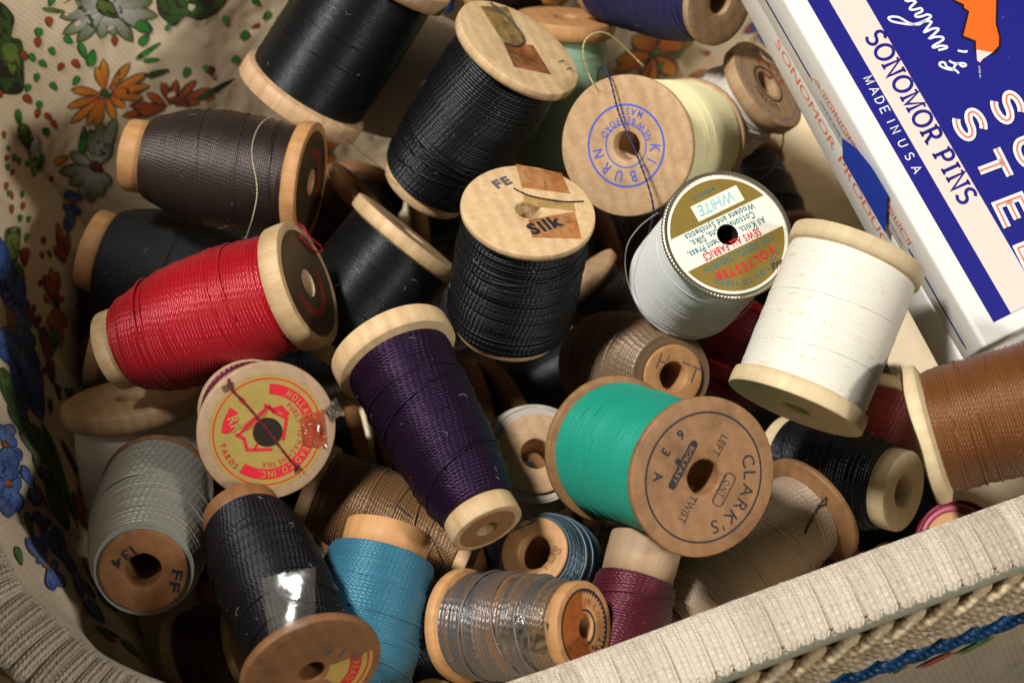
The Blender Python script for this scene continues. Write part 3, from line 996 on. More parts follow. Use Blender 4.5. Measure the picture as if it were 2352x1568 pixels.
class Print:
    """Flat print on end A of a spool; coordinates in units of the end's radius."""
    def __init__(s, sp, rot=0.0, cx=0.0, cy=0.0):
        s.sp = SP[sp]; s.c, s.n = math.cos(rot), math.sin(rot); s.cx, s.cy = cx, cy; s.layer = 1

    def put(s, name, vf, mat, parent=None, label=None, clip=0.0):
        v, f = vf
        f = [q for q in f if min(math.hypot(*v[i]) for i in q) >= clip]
        R = s.sp['Ra']; z = s.sp['L'] + 0.0035 * s.layer
        V = [((s.cx + p[0] * s.c - p[1] * s.n) * R, (s.cy + p[0] * s.n + p[1] * s.c) * R, z) for p in v]
        s.layer += 1
        return mesh_obj(name, V, f, mat, parent or s.sp['root'], smooth=False, label=label)


def join2(*vfs):
    V = []; F = []
    for v, f in vfs:
        b = len(V); V.extend(v); F.extend([tuple(i + b for i in q) for q in f])
    return V, F


def poly2(pts):
    """Filled polygon (star-shaped round its mean)."""
    cx = sum(p[0] for p in pts) / len(pts); cy = sum(p[1] for p in pts) / len(pts)
    n = len(pts)
    ar = sum(pts[i][0] * pts[(i + 1) % n][1] - pts[(i + 1) % n][0] * pts[i][1] for i in range(n))
    f = [(n, i, (i + 1) % n) if ar > 0 else (n, (i + 1) % n, i) for i in range(n)]
    return list(pts) + [(cx, cy)], f


def halfdisc(R, y0, y1, n=40):
    """The part of a disc of radius R between two heights."""
    v = []; f = []
    for i in range(n + 1):
        y = y0 + (y1 - y0) * i / n; x = math.sqrt(max(0, R * R - y * y))
        v += [(-x, y), (x, y)]
    for i in range(n):
        a = 2 * i; f.append((a, a + 1, a + 3, a + 2))
    return v, f


rad = math.radians
# --- yellow spool: blue ring stamp
p = Print('kilburn', math.pi, 0.0, 0.0)
p.put('ring_stamp', join2(disc2(0, 0, .560, .592), disc2(0, 0, .295, .315)), INK_BLUE)
p.put('stamp_lettering', join2(arc_text('KILBURN', .365, rad(96), .155, True, .8, .38, .012), arc_text('NEW BEDFORD', .41, rad(-92), .095, False, .8, .28, .01),
                               arc_text('MASS', .535, rad(-100), .095, False, .8, .3, .01)), INK_BLUE)

# --- green spool: black ring stamp
p = Print('clark', rad(-121), 0.0, 0.0)
p.put('ring_stamp', disc2(0, 0, .795, .82), INK_BLACK)
cap = [(-.30, -.05)] + arcpts(.30, 0, .05, .05, -90, 90, 6) + arcpts(-.30, 0, .05, .05, 90, 270, 6)
p.put('stamp_lettering', join2(arc_text('CLARK\'S', .56, rad(92), .17, True, 1.0, .14), line_text('LEFT', -.44, -.06, .105, width=.27), line_text('TWIST', .44, -.06, .115, width=.36),
                               line_text('O.N.T.', 0.0, .28, .085, width=.24), arc_text('6 3 A', .70, rad(-90), .12, False, 1.0, 1.1, .02)), INK_BLACK)
p.put('trade_bar', join2(poly2([(-.28 + .0, -.40), (.28, -.40)] + arcpts(.28, -.345, .055, .055, -90, 90, 6) + arcpts(-.28, -.345, .055, .055, 90, 270, 6)), disc2(0, -.43, 0.0, .04, 12)), INK_BLACK)
p.put('trade_bar_lettering', line_text('BOILFAST', 0, -.375, .06, width=.5), m_ink('ink_kraft', srgb(165, 115, 72), .1))
p.put('capsule_outline', (lambda vf: vf)(ribbon([(-.17, .25), (.17, .25)] + arcpts(.17, .325, .05, .075, -90, 90, 6) + arcpts(-.17, .325, .05, .075, 90, 270, 6), .010, True)), INK_BLACK)

# --- gold disc lettered in red
p = Print('holland', 0.0, 0.0, 0.0)
p.put('paper_label', disc2(0, 0, .20, .84, 90), GOLD)
p.put('ring_print', join2(disc2(0, 0, .765, .785, 90), disc2(0, 0, .545, .70, 70, rad(-127), rad(86))), REDINK)
p.put('band_lettering', arc_text('HOLLAND THREAD CO. INC.', .575, rad(-21), .095, True, .74, .17, .015), GOLD)
lg = [ribbon([(-.42, -.02), (.0, .36)], .035), ribbon([(-.34, -.06), (-.30, -.24), (.06, -.26)], .045), ribbon([(.02, .38), (.10, .28), (.28, .18), (.22, -.14)], .045),
      ribbon([(-.46, .0), (-.34, -.07)], .05), ribbon([(-.04, .40), (.10, .30)], .05), ribbon([(.08, .30), (.20, .33), (.30, .22)], .08), ribbon([(-.2, -.25), (-.12, -.12)], .03)]
for q in range(11):
    x = -.40 + q * .034
    lg.append(ribbon([(x, .0 + q * .012), (x + .10, .16 + q * .024)], .008))
p.put('windmill_print', join2(*lg), REDINK)
p.put('small_lettering', join2(arc_text('PURE DYED MACHINE SILK', .445, rad(-25), .075, True, .72, .2), arc_text('YARDS', .70, rad(208), .085, False, .8, .3, .012),
                               arc_text('15', .63, rad(126), .085, False, .8, .25, .012)), REDINK)
p.put('oval_emblem', poly2([(-.66, .04), (-.62, .22), (-.52, .40), (-.43, .33), (-.42, .20), (-.50, .06), (-.58, .02)]), REDINK)
p.put('emblem_lettering', line_text('RR', -.53, .13, .15, rad(-70), .8, .08, .02), GOLD)
p.put('bore_film', disc2(0, 0, 0, .21, 30), m_plain('dusty_film', srgb(48, 40, 32), .25, .5, wear=.7, wscale=900))
# red thread pulled across the disc, its end frayed
RT = m_thread('thread_red_tail', srgb(132, 18, 44), rough=.5)


def tail(sp, name, pts, r, mat, n=8, lift=0.03, parent=None, fray=0):
    """Thread end lying on end A of a spool, traced over the face."""
    P = [face_pt(sp, q[0], q[1], (q[2] if len(q) > 2 else lift)) for q in pts]
    path = catmull(P, n)
    mb = MB(); mb.add(*twisted(path, r))
    if fray:
        e = path[-1]; d = (path[-1] - path[-3]).normalized(); rn = random.Random(5)
        for q in range(fray):
            dd = (d + Vector((rn.uniform(-.6, .6), rn.uniform(-.6, .6), rn.uniform(-.1, .3)))).normalized()
            mb.add(*tube([e - d * .1, e, e + dd * rn.uniform(.08, .2)], r * .3, 4))
    return mesh_obj(name, mb.v, mb.f, mat, parent or SP[sp]['root'], uv=[(0, 0)] * len(mb.v))


def twisted(path, r, turns_per=1.0):
    """Two plies twisted round each other along a path."""
    path = [Vector(q) for q in path]; mbv = []; mbf = []
    # resample evenly
    out = [path[0]]; step = r * 0.9
    for a, b in zip(path[:-1], path[1:]):
        n = max(1, int((b - a).length / step))
        for i in range(1, n + 1):
            out.append(a.lerp(b, i / n))
    path = out; n = len(path)
    for ply in (0, math.pi):
        q = []; u = None
        for i, p_ in enumerate(path):
            t = (path[min(i + 1, n - 1)] - path[max(i - 1, 0)])
            t = t.normalized() if t.length > 1e-9 else Vector((0, 0, 1))
            if u is None:
                u = t.orthogonal().normalized()
            u = (u - t * u.dot(t)).normalized(); w_ = t.cross(u)
            a = ply + i * 0.62
            q.append(p_ + (u * math.cos(a) + w_ * math.sin(a)) * r * .48)
        v, f = tube(q, r * .6, 5)
        b = len(mbv); mbv.extend(v); mbf.extend([tuple(k + b for k in g) for g in f])
    return mbv, mbf


tail('holland', 'thread_end', [(524, 868, .02), (532, 893, .05), (560, 922), (588, 955), (612, 985), (640, 1022), (662, 1050), (676, 1066)], .028, RT, fray=14)


def sheet(sp, name, corners, mat, nu=8, nv=8, lift=0.012, flat=True, label=None, curl=0.0):
    """A piece of tape or paper over a spool; corners in sketch order, draped on the face (flat) or on whatever it meets."""
    s = SP[sp]; V = []; F = []
    for j in range(nv + 1):
        for i in range(nu + 1):
            u, v = i / nu, j / nv
            x = (corners[0][0] * (1 - u) + corners[1][0] * u) * (1 - v) + (corners[3][0] * (1 - u) + corners[2][0] * u) * v
            y = (corners[0][1] * (1 - u) + corners[1][1] * u) * (1 - v) + (corners[3][1] * (1 - u) + corners[2][1] * u) * v
            if flat:
                V.append(face_pt(sp, x, y, lift))
            else:
                r = ray(x, y).normalized()
                hit = s['bvh'].ray_cast(CAM, r)
                V.append((s['Mi'] @ (hit[0] - r * lift)) if hit[0] is not None else None)
    if not flat:
        # bridge gaps and relax
        n1 = nu + 1
        for k in range(len(V)):
            if V[k] is None:
                j = k // n1
                c = [V[q] for q in range(j * n1, j * n1 + n1) if V[q] is not None] or [V[q] for q in range(max(0, k - n1), k) if V[q] is not None]
                V[k] = c[0].copy()
        for _ in range(3):
            W_ = [v.copy() for v in V]
            for j in range(1, nv):
                for i in range(n1):
                    k = j * n1 + i
                    a = (W_[k - n1] + W_[k + n1]) / 2
                    V[k] = W_[k].lerp(a, .5)
    for j in range(nv):
        for i in range(nu):
            a = j * (nu + 1) + i
            F.append((a, a + nu + 1, a + nu + 2, a + 1))
    uvs = [(i / nu, j / nv) for j in range(nv + 1) for i in range(nu + 1)]
    return mesh_obj(name, V, F, mat, s['root'], uv=uvs, label=label)


AGED = m_tape('aged_tape', srgb(164, 96, 40), .25, .72, .3, 190, .15)
AGED2 = m_tape('yellowed_tape', srgb(160, 126, 66), .3, .7, .3, 260, .15)
CLEAR = m_tape('clear_tape', srgb(150, 140, 120), .02, .07, .06, 110, .30)
DIRTY = m_tape('dirty_tape', srgb(96, 84, 64), .15, .5, .15, 300, .6)
sheet('holland', 'adhesive_tape', [(690, 958), (742, 938), (752, 1030), (694, 1022)], m_tape('orange_stained_tape', srgb(170, 62, 24), .15, .75, .2, 330), lift=.024)
sheet('holland', 'adhesive_tape', [(742, 940), (770, 912), (789, 944), (760, 970)], DIRTY, lift=.03)
sheet('holland', 'adhesive_tape', [(506, 886), (534, 874), (540, 894), (512, 900)], DIRTY, lift=.02)

# --- printed paper disc of the plastic spool
s = SP['label']; root = s['root']; Lz = s['L']; Ra = s['Ra']
WP = m_plain('white_plastic', srgb(226, 224, 214), .3, .5, wear=.12, wscale=200)
STEEL = m_plain('crimped_metal', srgb(196, 184, 158), .28, .5, metal=.9, wear=.5, wscale=500)
h = s['hole']
v, f = lathe([(h, 0.0), (h, Lz - .01), (Ra * .5, Lz - .01), (Ra * .985, Lz - .01), (Ra * .99, Lz - .05), (Ra * .93, Lz - .09), (Ra * .3, Lz - .2), (Ra * .3, .2), (s['Rb'] * .93, .1), (s['Rb'], .06), (s['Rb'], 0), (h, 0)], 72, 3, 0)
mesh_obj('spool_body', v, [q[::-1] for q in f], WP, root)
v, f = lathe([(h * .97, .02), (h * .97, Lz - .015)], 40, 5, 0)
mesh_obj('bore_shade_liner', v, [q[::-1] for q in f], m_plain('bore_shade', srgb(40, 36, 32), .8, .2), root)  # bore coloured dark to stand for the shade inside the white plastic
mb = MB(); nn = 110                          # crimped metal ring round the paper
for i in range(nn):
    a = 2 * math.pi * i / nn; da = math.pi / nn
    ring = []
    for (rr, zz) in ((.925, .012), (.955, .030), (.985, .020), (1.0, -.01), (.995, -.07), (.96, -.09)):
        for sgn in (-1, 0, 1):
            k = rr + (.012 if sgn == 0 and rr > .95 else 0)
            ring.append((k * Ra * math.cos(a + sgn * da), k * Ra * math.sin(a + sgn * da), Lz + zz))
    fc = []
    for j in range(5):
        for i2 in range(2):
            q = j * 3 + i2; fc.append((q, q + 3, q + 4, q + 1))
    mb.add(ring, fc)
mb.build('metal_ring', STEEL, root, smooth=True)
p = Print('label', rad(209), 0, 0)
p.put('paper_label', disc2(0, 0, .165, .935, 80), PAPER)
lab = p.put('gold_print', join2(halfdisc(.88, .24, .878), halfdisc(.88, -.878, -.30)), OLIVE)
p.put('colour_panel', poly2([(-.52, -.36), (-.52, -.62), (.30, -.62), (.30, -.36)]), PAPER)
p.put('teal_lettering', join2(line_text('FOR ADDED STRENGTH', 0, .285, .095, width=1.22), line_text('All Knits, Permanent Press,', 0.03, -.02, .105, width=1.36, bold=.012),
                              line_text('Cottons, Linens, Silks,', .02, -.155, .105, width=1.12, bold=.012), line_text('Woolens and Synthetics', 0.0, -.275, .10, width=1.22, bold=.012),
                              arc_text('COTTON COVERED', .72, rad(90), .085, True, .85, .22), line_text('MADE IN U.S.A.', .02, -.74, .055, width=.40, bold=.01)), TEALINK, clip=.17)
p.put('red_lettering', join2(line_text('SEWS ALL FABRICS', 0.02, .105, .115, width=1.0, bold=.02), arc_text('POLYESTER', 1.9, rad(90), .13, True, .9, .12, .02, 0, -1.42)), REDINK)
p.put('colour_name', line_text('WHITE', -.10, -.585, .17, width=.62, shear=.2), PALE_TEAL)
mb = MB()
for q in range(5):                           # torn foil flap
    a = face_pt('label', 1772 + q * 9, 604 - q * 3, .03); b = face_pt('label', 1770 + q * 7, 628 - q * 4, .10); c = face_pt('label', 1778 + q * 9, 602 - q * 3, .03)
    mb.add([a, b, c], [(0, 1, 2)])
mb.build('torn_foil', STEEL, root)

# --- silk spool: stamped words and old tape
sheet('silk', 'adhesive_tape', [(1184, 377), (1290, 398), (1310, 446), (1199, 431)], AGED, 10, 6, .008)
sheet('silk', 'adhesive_tape', [(1201, 445), (1318, 466), (1322, 486), (1206, 472)], AGED2, 10, 6, .008)
sheet('silk', 'adhesive_tape', [(1213, 505), (1320, 486), (1336, 549), (1222, 546)], AGED, 10, 6, .008)
p = Print('silk', 0, 0, 0)
p.layer = 4


def face_text(sp, txt, x0, y0, x1, y1, cap_px, mat, name='stamp_lettering', bold=0.0, shear=0.0, lift=.012, stretch=1.5):
    """Lettering along a sketch line on end A."""
    a = face_pt(sp, x0, y0); b = face_pt(sp, x1, y1); d = b - a
    ang = math.atan2(d.y, d.x); cap = cap_px / FPX * SP[sp]['dA']
    v, f = line_text(txt, a.x, a.y, cap, ang, bold=bold, shear=shear, align='l', width=d.length)
    f = [q for q in f if min(math.hypot(*v[i]) for i in q) > SP[sp]['hole'] * 1.02]
    return mesh_obj(name, [(q[0], q[1], SP[sp]['L'] + lift) for q in v], f, mat, SP[sp]['root'], smooth=False)


face_text('silk', 'FE', 1142, 434, 1178, 420, 26, INK_GREY, bold=.05)
face_text('silk', 'Silk', 1224, 540, 1296, 516, 34, INK_BLACK, bold=.05, lift=.016)
BT = m_thread('thread_black_tail', (.010, .011, .013), rough=.6)
tail('silk', 'thread_end', [(1180, 434), (1195, 442), (1222, 453), (1255, 460), (1300, 465), (1340, 464)], .018, BT, lift=.02)

# --- tall black spool: amber tape, loop, pencil mark
sheet('ff', 'adhesive_tape', [(1102, 14), (1165, 16), (1212, 110), (1155, 98)], AGED2, 8, 10, .008)
sheet('ff', 'adhesive_tape', [(1155, 98), (1224, 104), (1266, 172), (1180, 154)], AGED, 8, 8, .009)
tail('ff', 'thread_end', [(1124, 10, .05), (1150, 28), (1180, 58), (1198, 82), (1202, 98), (1192, 107), (1176, 107), (1158, 100)], .024, m_thread('thread_grey_tail', (.035, .042, .042), rough=.6))
face_text('ff', 'FF', 1281, 142, 1312, 172, 26, INK_GREY, bold=-.012)

# --- small stamps
face_text('ff134', '134', 300, 1252, 252, 1290, 24, INK_BLACK, bold=.02)
face_text('ff134', 'FF', 396, 1306, 386, 1356, 24, INK_BLACK, bold=.02)
face_text('yds', '123', 1170, 1224, 1232, 1199, 24, INK_GREY, bold=.02)
face_text('yds', 'YDS', 1250, 1316, 1292, 1262, 20, m_ink('ink_emboss', srgb(150, 100, 60), .2), bold=.01)
face_text('hatt', 'HATT', 1505, 845, 1596, 882, 40, INK_GREY, bold=-.015)
face_text('taped_black', '8 1 6', 838, 1496, 752, 1482, 30, INK_GREY, bold=-.01)
p = Print('taped_black', rad(-92))
p.put('paper_label', disc2(0, 0, .25, .88, 20, rad(40), rad(96)), GOLD)
p.put('ring_print', join2(disc2(0, 0, .80, .83, 20, rad(40), rad(96)), disc2(0, 0, .55, .72, 20, rad(40), rad(96))), INK_RED)
p.put('band_lettering', arc_text('READ', .58, rad(70), .10, True, .8, .2), GOLD)
p = Print("purple"); p.put('paper_label', disc2(0, 0, .3, .8, 40), m_ink('ink_faded', srgb(150, 110, 70), .6))
for sid, rr in (('red', .86), ('brown_dark', .86)):
    p = Print(sid); p.put('paper_label', disc2(0, 0, .22, rr, 60), BRONZE)
    p.put('ring_print', join2(disc2(0, 0, rr - .06, rr - .045, 60), disc2(0, 0, .42, .56, 40, rad(-120), rad(70))), m_ink('ink_dull_red', srgb(120, 40, 28), .4))
# red spool: small loop of its thread over the rim
tail('red', 'thread_end', [(672, 512, -.1), (684, 520, .08), (700, 548, .12), (722, 570, .14), (730, 580, .10), (716, 578, .06), (700, 562, .05), (686, 545, .04)], .026, m_thread('thread_red_silk', srgb(192, 16, 34)))

# --- toothed ring label under tape
p = Print('grey_tape')
teeth = []
for q in range(44):
    a = 2 * math.pi * q / 44; da = math.pi / 44
    teeth.append(([(.80 * math.cos(a - da), .80 * math.sin(a - da)), (.80 * math.cos(a + da), .80 * math.sin(a + da)), (.715 * math.cos(a), .715 * math.sin(a))], [(0, 1, 2)]))
p.put('toothed_ring', join2(disc2(0, 0, .795, .84), *teeth, disc2(0, 0, .35, .40)), m_ink('ink_navy', srgb(34, 40, 58), .3))
p.put('red_lettering', arc_text('JN CO.', .50, rad(52), .15, True, .8, .25), INK_RED)
p.put('navy_lettering', join2(arc_text('N.Y.', .68, rad(-32), .13, False, .8, .3, .02), arc_text('S.A.', .56, rad(-60), .11, False, .8, .3, .02)), m_ink('ink_navy', srgb(34, 40, 58), .3))
p.put('stain', disc2(0, 0, .22, .80, 40, rad(100), rad(290)), m_ink('amber_stain', srgb(158, 84, 26), .7))
sheet('grey_tape', 'adhesive_tape', [(1160, 1322), (1276, 1338), (1250, 1500), (1150, 1480)], CLEAR, 14, 14, .03, flat=False)
def lifted_tape(sp, corners, anchor, nrm, mat, nu=14, nv=16):
    """Tape stuck to the rim whose free end stands off the thread."""
    s = SP[sp]; r = ray(*anchor).normalized(); hh = s['bvh'].ray_cast(CAM, r); base = hh[0] - r * .03
    n = cam_dir(*nrm); V_ = []; F_ = []; rq = random.Random(8)
    for j in range(nv + 1):
        for i in range(nu + 1):
            u, v = i / nu, j / nv
            x = (corners[0][0] * (1 - u) + corners[1][0] * u) * (1 - v) + (corners[3][0] * (1 - u) + corners[2][0] * u) * v
            y = (corners[0][1] * (1 - u) + corners[1][1] * u) * (1 - v) + (corners[3][1] * (1 - u) + corners[2][1] * u) * v
            if j == 0 and i % 2:
                y += 3
            rr = ray(x, y); q = CAM + rr * ((base - CAM).dot(n) / rr.dot(n))
            q += n * (-.10 * (u - .35) ** 2 * 2 + .006 * math.sin(u * 6 + v * 7) + .004 * math.sin(v * 11 - u * 4))
            V_.append(s['Mi'] @ q)
    for j in range(nv):
        for i in range(nu):
            a = j * (nu + 1) + i; F_.append((a, a + nu + 1, a + nu + 2, a + 1))
    return mesh_obj('adhesive_tape', V_, F_, mat, s['root'])


lifted_tape('taped_black', [(598, 1326), (722, 1298), (720, 1428), (618, 1472)], (668, 1444), (-.22, .30, .93), m_tape('film_tape', srgb(150, 140, 120), .04, .10, .13, 160, .025))

# --- small white spool: printed label and its end
p = Print('white_small', rad(-40))
p.put('ring_stamp', join2(*[disc2(0, 0, .80, .825, 3, rad(q * 12), rad(q * 12 + 8)) for q in range(30)]), INK_BLUE)
p.put('red_lettering', join2(arc_text('SILK 50', .5, rad(120), .17, True, .8, .2), ribbon(arcpts(-.3, .3, .22, .16, 0, 360, 20), .03, True)), INK_RED)
p.put('navy_lettering', join2(arc_text('PURE DYE', .62, rad(-60), .13, False, .8, .2), disc2(0, 0, .38, .42)), INK_BLACK)
CT = m_thread('thread_cream_tail', srgb(232, 214, 160), rough=.55)
tail('white_small', 'thread_end', [(1732, 110, .06), (1742, 132, .10), (1760, 150, .12), (1790, 158, .10), (1812, 172, .08), (1826, 188, .03)], .026, CT)

# --- taupe spool: one dark strand lying across the broad disc
s = SP['taupe']; zf = s['fb'] + 0.02
mb = MB()
pts = []
for (x, y) in ((1898, 1140), (1880, 1162), (1866, 1190), (1850, 1224)):
    r = ray(x, y).normalized(); hh = s['bvh'].ray_cast(CAM, r)
    if hh[0] is not None:
        pts.append(s['Mi'] @ (hh[0] - r * .05))
if len(pts) > 2:
    v, f = twisted(catmull(pts, 6), .028)
    mesh_obj('thread_end', v, f, m_thread('thread_taupe_dark', srgb(66, 54, 42)), s['root'], uv=[(0, 0)] * len(v))

# --- copper spool: foil disc behind its rim, curling at the edge
s = SP['copper']; rn = random.Random(4); V = []; F = []; n = 60
for k, rr in enumerate((.25, .9, 1.0, 1.05)):
    for i in range(n):
        a = 2 * math.pi * i / n; q = 1 + (.02 * math.sin(a * 3 + 1) + rn.uniform(-.006, .006)) * (k > 1)
        V.append((rr * q * s['Ra'] * math.cos(a), rr * q * s['Ra'] * math.sin(a), s['L'] + .012 + (.03 * math.sin(a * 5) - .03 if k == 3 else 0)))
for k in range(3):
    for i in range(n):
        a = k * n + i; b = k * n + (i + 1) % n; F.append((a, a + n, b + n, b))
mesh_obj('paper_label', V, F, BRONZE, s['root'])


# ------------------------------------------------------------------ loose threads lying over the pile
def loose(label, pts, r, colour, name='loose_thread', rough=.55):
    P = [px(x, y, d) for x, y, d in pts]
    o = P[-1].copy()
    root = thing(name, label, 'thread', o)
    pth = catmull([q - o for q in P], 10); mb = MB(); mb.add(*twisted(pth, r)); rnq = random.Random(len(label))
    for e_, d_ in ((pth[-1], pth[-1] - pth[-4]), (pth[0], pth[0] - pth[3])):
        d_ = d_.normalized()
        for q in range(6):
            dd = (d_ + Vector((rnq.uniform(-.5, .5), rnq.uniform(-.5, .5), rnq.uniform(-.5, .5)))).normalized()
            mb.add(*tube([e_ - d_ * .05, e_ + dd * .05, e_ + dd * rnq.uniform(.08, .18) + Vector((0, 0, .02))], r * .22, 4))
    v, f = mb.v, mb.f
    mesh_obj('strand', v, f, m_thread('thread_' + label.split()[0] + '_loose', colour, rough=rough), root, uv=[(0, 0)] * len(v))
    return root


kd = SP['kilburn']['dA']
loose('navy thread looped over the blue ring stamp and down behind the printed disc',
      [(1373, 188, kd + .5), (1374, 165, kd + .1), (1383, 153, kd - .2), (1394, 166, kd - .35), (1406, 200, kd - .35), (1420, 255, kd - .42), (1440, 305, kd - .5), (1460, 350, kd - .55), (1478, 395, kd - .65), (1490, 430, kd - .75), (1499, 465, kd - .8), (1500, 490, kd - .6), (1494, 520, kd - .2), (1486, 548, kd + .2), (1470, 580, kd + .5), (1450, 600, kd + .9)], .024, srgb(40, 38, 92))
loose('cream thread curling up from the rim of the blue stamped spool',
      [(1362, 190, kd - .02), (1352, 172, kd + .0), (1342, 140, kd - .2), (1339, 112, kd - .3), (1345, 92, kd - .3), (1362, 78, kd - .2), (1386, 75, kd + .1), (1408, 86, kd + .5), (1432, 108, kd + 1.0), (1455, 130, kd + 1.4), (1473, 148, kd + 1.6)], .022, srgb(226, 204, 140))
rd = SP['red']['dA']
loose('ivory thread hanging beside the tilted black spool down to the red spool',
      [(640, 266, rd + 3.2), (615, 272, rd + 2.6), (594, 292, rd + 2.0), (580, 330, rd + 1.4), (580, 370, rd + 1.0), (588, 410, rd + .8), (590, 450, rd + .7), (580, 500, rd + .8), (566, 545, rd + 1.2)], .015, srgb(206, 190, 156))
loose('silver thread loop slipped off the white plastic spool',
      [(1506, 492, 46.6), (1470, 520, 46.3), (1442, 560, 46.3), (1436, 610, 46.6), (1446, 660, 46.8), (1470, 710, 46.9), (1520, 755, 47.0), (1580, 775, 47.2), (1640, 760, 47.4), (1700, 726, 47.6), (1728, 696, 47.8)], .013, srgb(196, 196, 196), rough=.3)
loose('fine brown thread running below the tilted black cotton spool',
      [(800, 322, 49.2), (830, 350, 49.6), (860, 372, 49.8), (884, 392, 49.7)], .010, srgb(96, 76, 62))
loose('black thread hanging beside the open pin box edge',
      [(1800, 300, 51.5), (1798, 330, 51.4), (1788, 365, 51.3), (1770, 395, 51.2), (1745, 410, 51.0)], .022, srgb(24, 26, 32))
loose('dark blue thread tangled over the bronze brown spool',
      [(850, 1060, 45.6), (842, 1090, 45.4), (828, 1130, 45.2), (836, 1165, 45.2), (870, 1170, 45.1), (910, 1160, 45.0), (930, 1176, 45.0)], .018, srgb(26, 26, 52))
loose('black thread between teal and purple spools',
      [(985, 1225, 44.6), (1000, 1250, 44.5), (1012, 1278, 44.4), (1024, 1305, 44.3)], .016, srgb(22, 22, 30))


# ------------------------------------------------------------------ the sewing basket
ZR = CAM.z - 37.875                          # height of the rim
O_ = onz(1150, 1568, ZR); O_.z = 0
E1 = (onz(2352, 1130, ZR) - onz(1150, 1568, ZR)).normalized(); E2 = Vector((-E1.y, E1.x, 0))
DEEP = 11.0


def bw(s_, t_, z):
    q = O_ + E1 * s_ + E2 * t_; q.z = z
    return q


RIM = [(-7.1, 20.9), (-7.9, 16), (-8.35, 11), (-8.05, 6.19), (-7.53, 4.52), (-6.48, 2.83), (-4.5, 1.15), (-2.2, 0.28), (0.5, 0), (6, 0), (11, 0), (15, 0), (17.4, 1.0), (18.5, 4),
       (18.6, 12), (18.3, 17.5), (16.8, 20.4), (8, 21.2), (0, 21.1), (-7.1, 20.9)]
BOT = [(-4.0, 18.7), (-5.5, 15.6), (-6.2, 11.6), (-6.3, 8.4), (-5.95, 6.0), (-5.0, 4.2), (-3.2, 2.7), (-1.0, 2.1), (1.0, 2), (6, 2), (10.5, 2), (13.6, 2.1), (15.2, 3.0), (16, 5),
       (16, 12), (15.6, 16), (14.4, 18.4), (6, 18.9), (0.4, 18.8), (-4.0, 18.7)]
rimc = catmull([(a, b, 0) for a, b in RIM], 10); botc = catmull([(a, b, 0) for a, b in BOT], 10)
basket = thing('sewing_basket', 'oblong sewing basket lined with flowered fabric and edged with cream ribbed braid', 'basket', bw(5, 10, 0.3))
BO = bw(5, 10, 0.3)


def blocal(P):
    return [Vector(q) - BO for q in P]


LV = 22; V = []; F = []; UVs = []; NC = len(rimc)
arc = [0.0]
for a, b in zip(rimc[:-1], rimc[1:]):
    arc.append(arc[-1] + (b - a).length)
for j in range(LV + 1):
    k = j / LV; h_ = k * DEEP
    for i in range(NC):
        q = rimc[i].lerp(botc[i], k ** 0.85)
        puck = 0.20 * math.sin(arc[i] * 1.7 + 3 * k) * math.sin(math.pi * min(1, k * 1.6)) + 0.06 * math.sin(arc[i] * 4.1 + 1)
        puck *= min(1, k * 5) * min(1, i / 4, (NC - 1 - i) / 4)
        cxy = Vector((5, 10, 0)) - q
        q = q + cxy.normalized() * puck
        V.append(bw(q.x, q.y, ZR - 0.05 - max(h_, .12))); UVs.append((arc[i], h_))
for j in range(LV):
    for i in range(NC - 1):
        a = j * NC + i; F.append((a, a + NC, a + NC + 1, a + 1))
LIN_BVH = BVHTree.FromPolygons(V, F)
FAB = m_fabric('lining_fabric', srgb(240, 219, 182))
lining = mesh_obj('lining', blocal(V), F, FAB, basket, uv=UVs)
mv, mf = poly2([(q.x, q.y) for q in botc[:-1]])
mesh_obj('basket_floor', blocal([bw(a, b, ZR - 0.05 - DEEP + .004) for a, b in mv]), mf, FAB, basket, uv=mv)

# flower print on the lining: every blossom is traced flat on the cloth
pr = MB(); _lay = [0]


def on_cloth(x, y, lift):
    r = ray(x, y).normalized(); hh = LIN_BVH.ray_cast(CAM, r)
    if hh[0] is None:
        return None
    n = hh[1]
    if n.dot(r) > 0:
        n = -n
    return hh[0] + n * lift


def petal(bx, by, tx, ty, w_, c0, c1, edge=None, blunt=.6, mapf=None, line=None):
    mapf = mapf or on_cloth
    for (grow, ca, cb) in ((1.0, edge, edge), (0.0, c0, c1)) if edge else ((0.0, c0, c1),):
        _lay[0] += 1; lift = 0.010 + 0.00005 * _lay[0]
        dx, dy = tx - bx, ty - by; L = math.hypot(dx, dy) or 1; ux, uy = dx / L, dy / L
        P = []; C = []; nu, nv = 8, 4
        for i in range(nu + 1):
            u = i / nu
            prof = math.sin(math.pi * min(1, (u ** blunt) * .97 + .03)) ** .75
            hw = (w_ / 2) * prof + grow * w_ * .05 + (grow * .7 if mapf is on_cloth else 0)
            uu = u * (L + grow * w_ * .16) - grow * w_ * .05
            for j in range(nv + 1):
                s_ = (j / nv * 2 - 1)
                P.append(mapf(bx + ux * uu - uy * s_ * hw, by + uy * uu + ux * s_ * hw, lift))
                vein = 1.0 - 0.16 * (abs(s_) > .8) if not grow else 1
                C.append(tuple((a * (1 - u) + b * u) * vein for a, b in zip(ca, cb)))
        if any(q is None for q in P):
            continue
        Fc = []
        for i in range(nu):
            for j in range(nv):
                a = i * (nv + 1) + j; Fc.append((a, a + nv + 1, a + nv + 2, a + 1))
        pr.add(P, Fc, C)


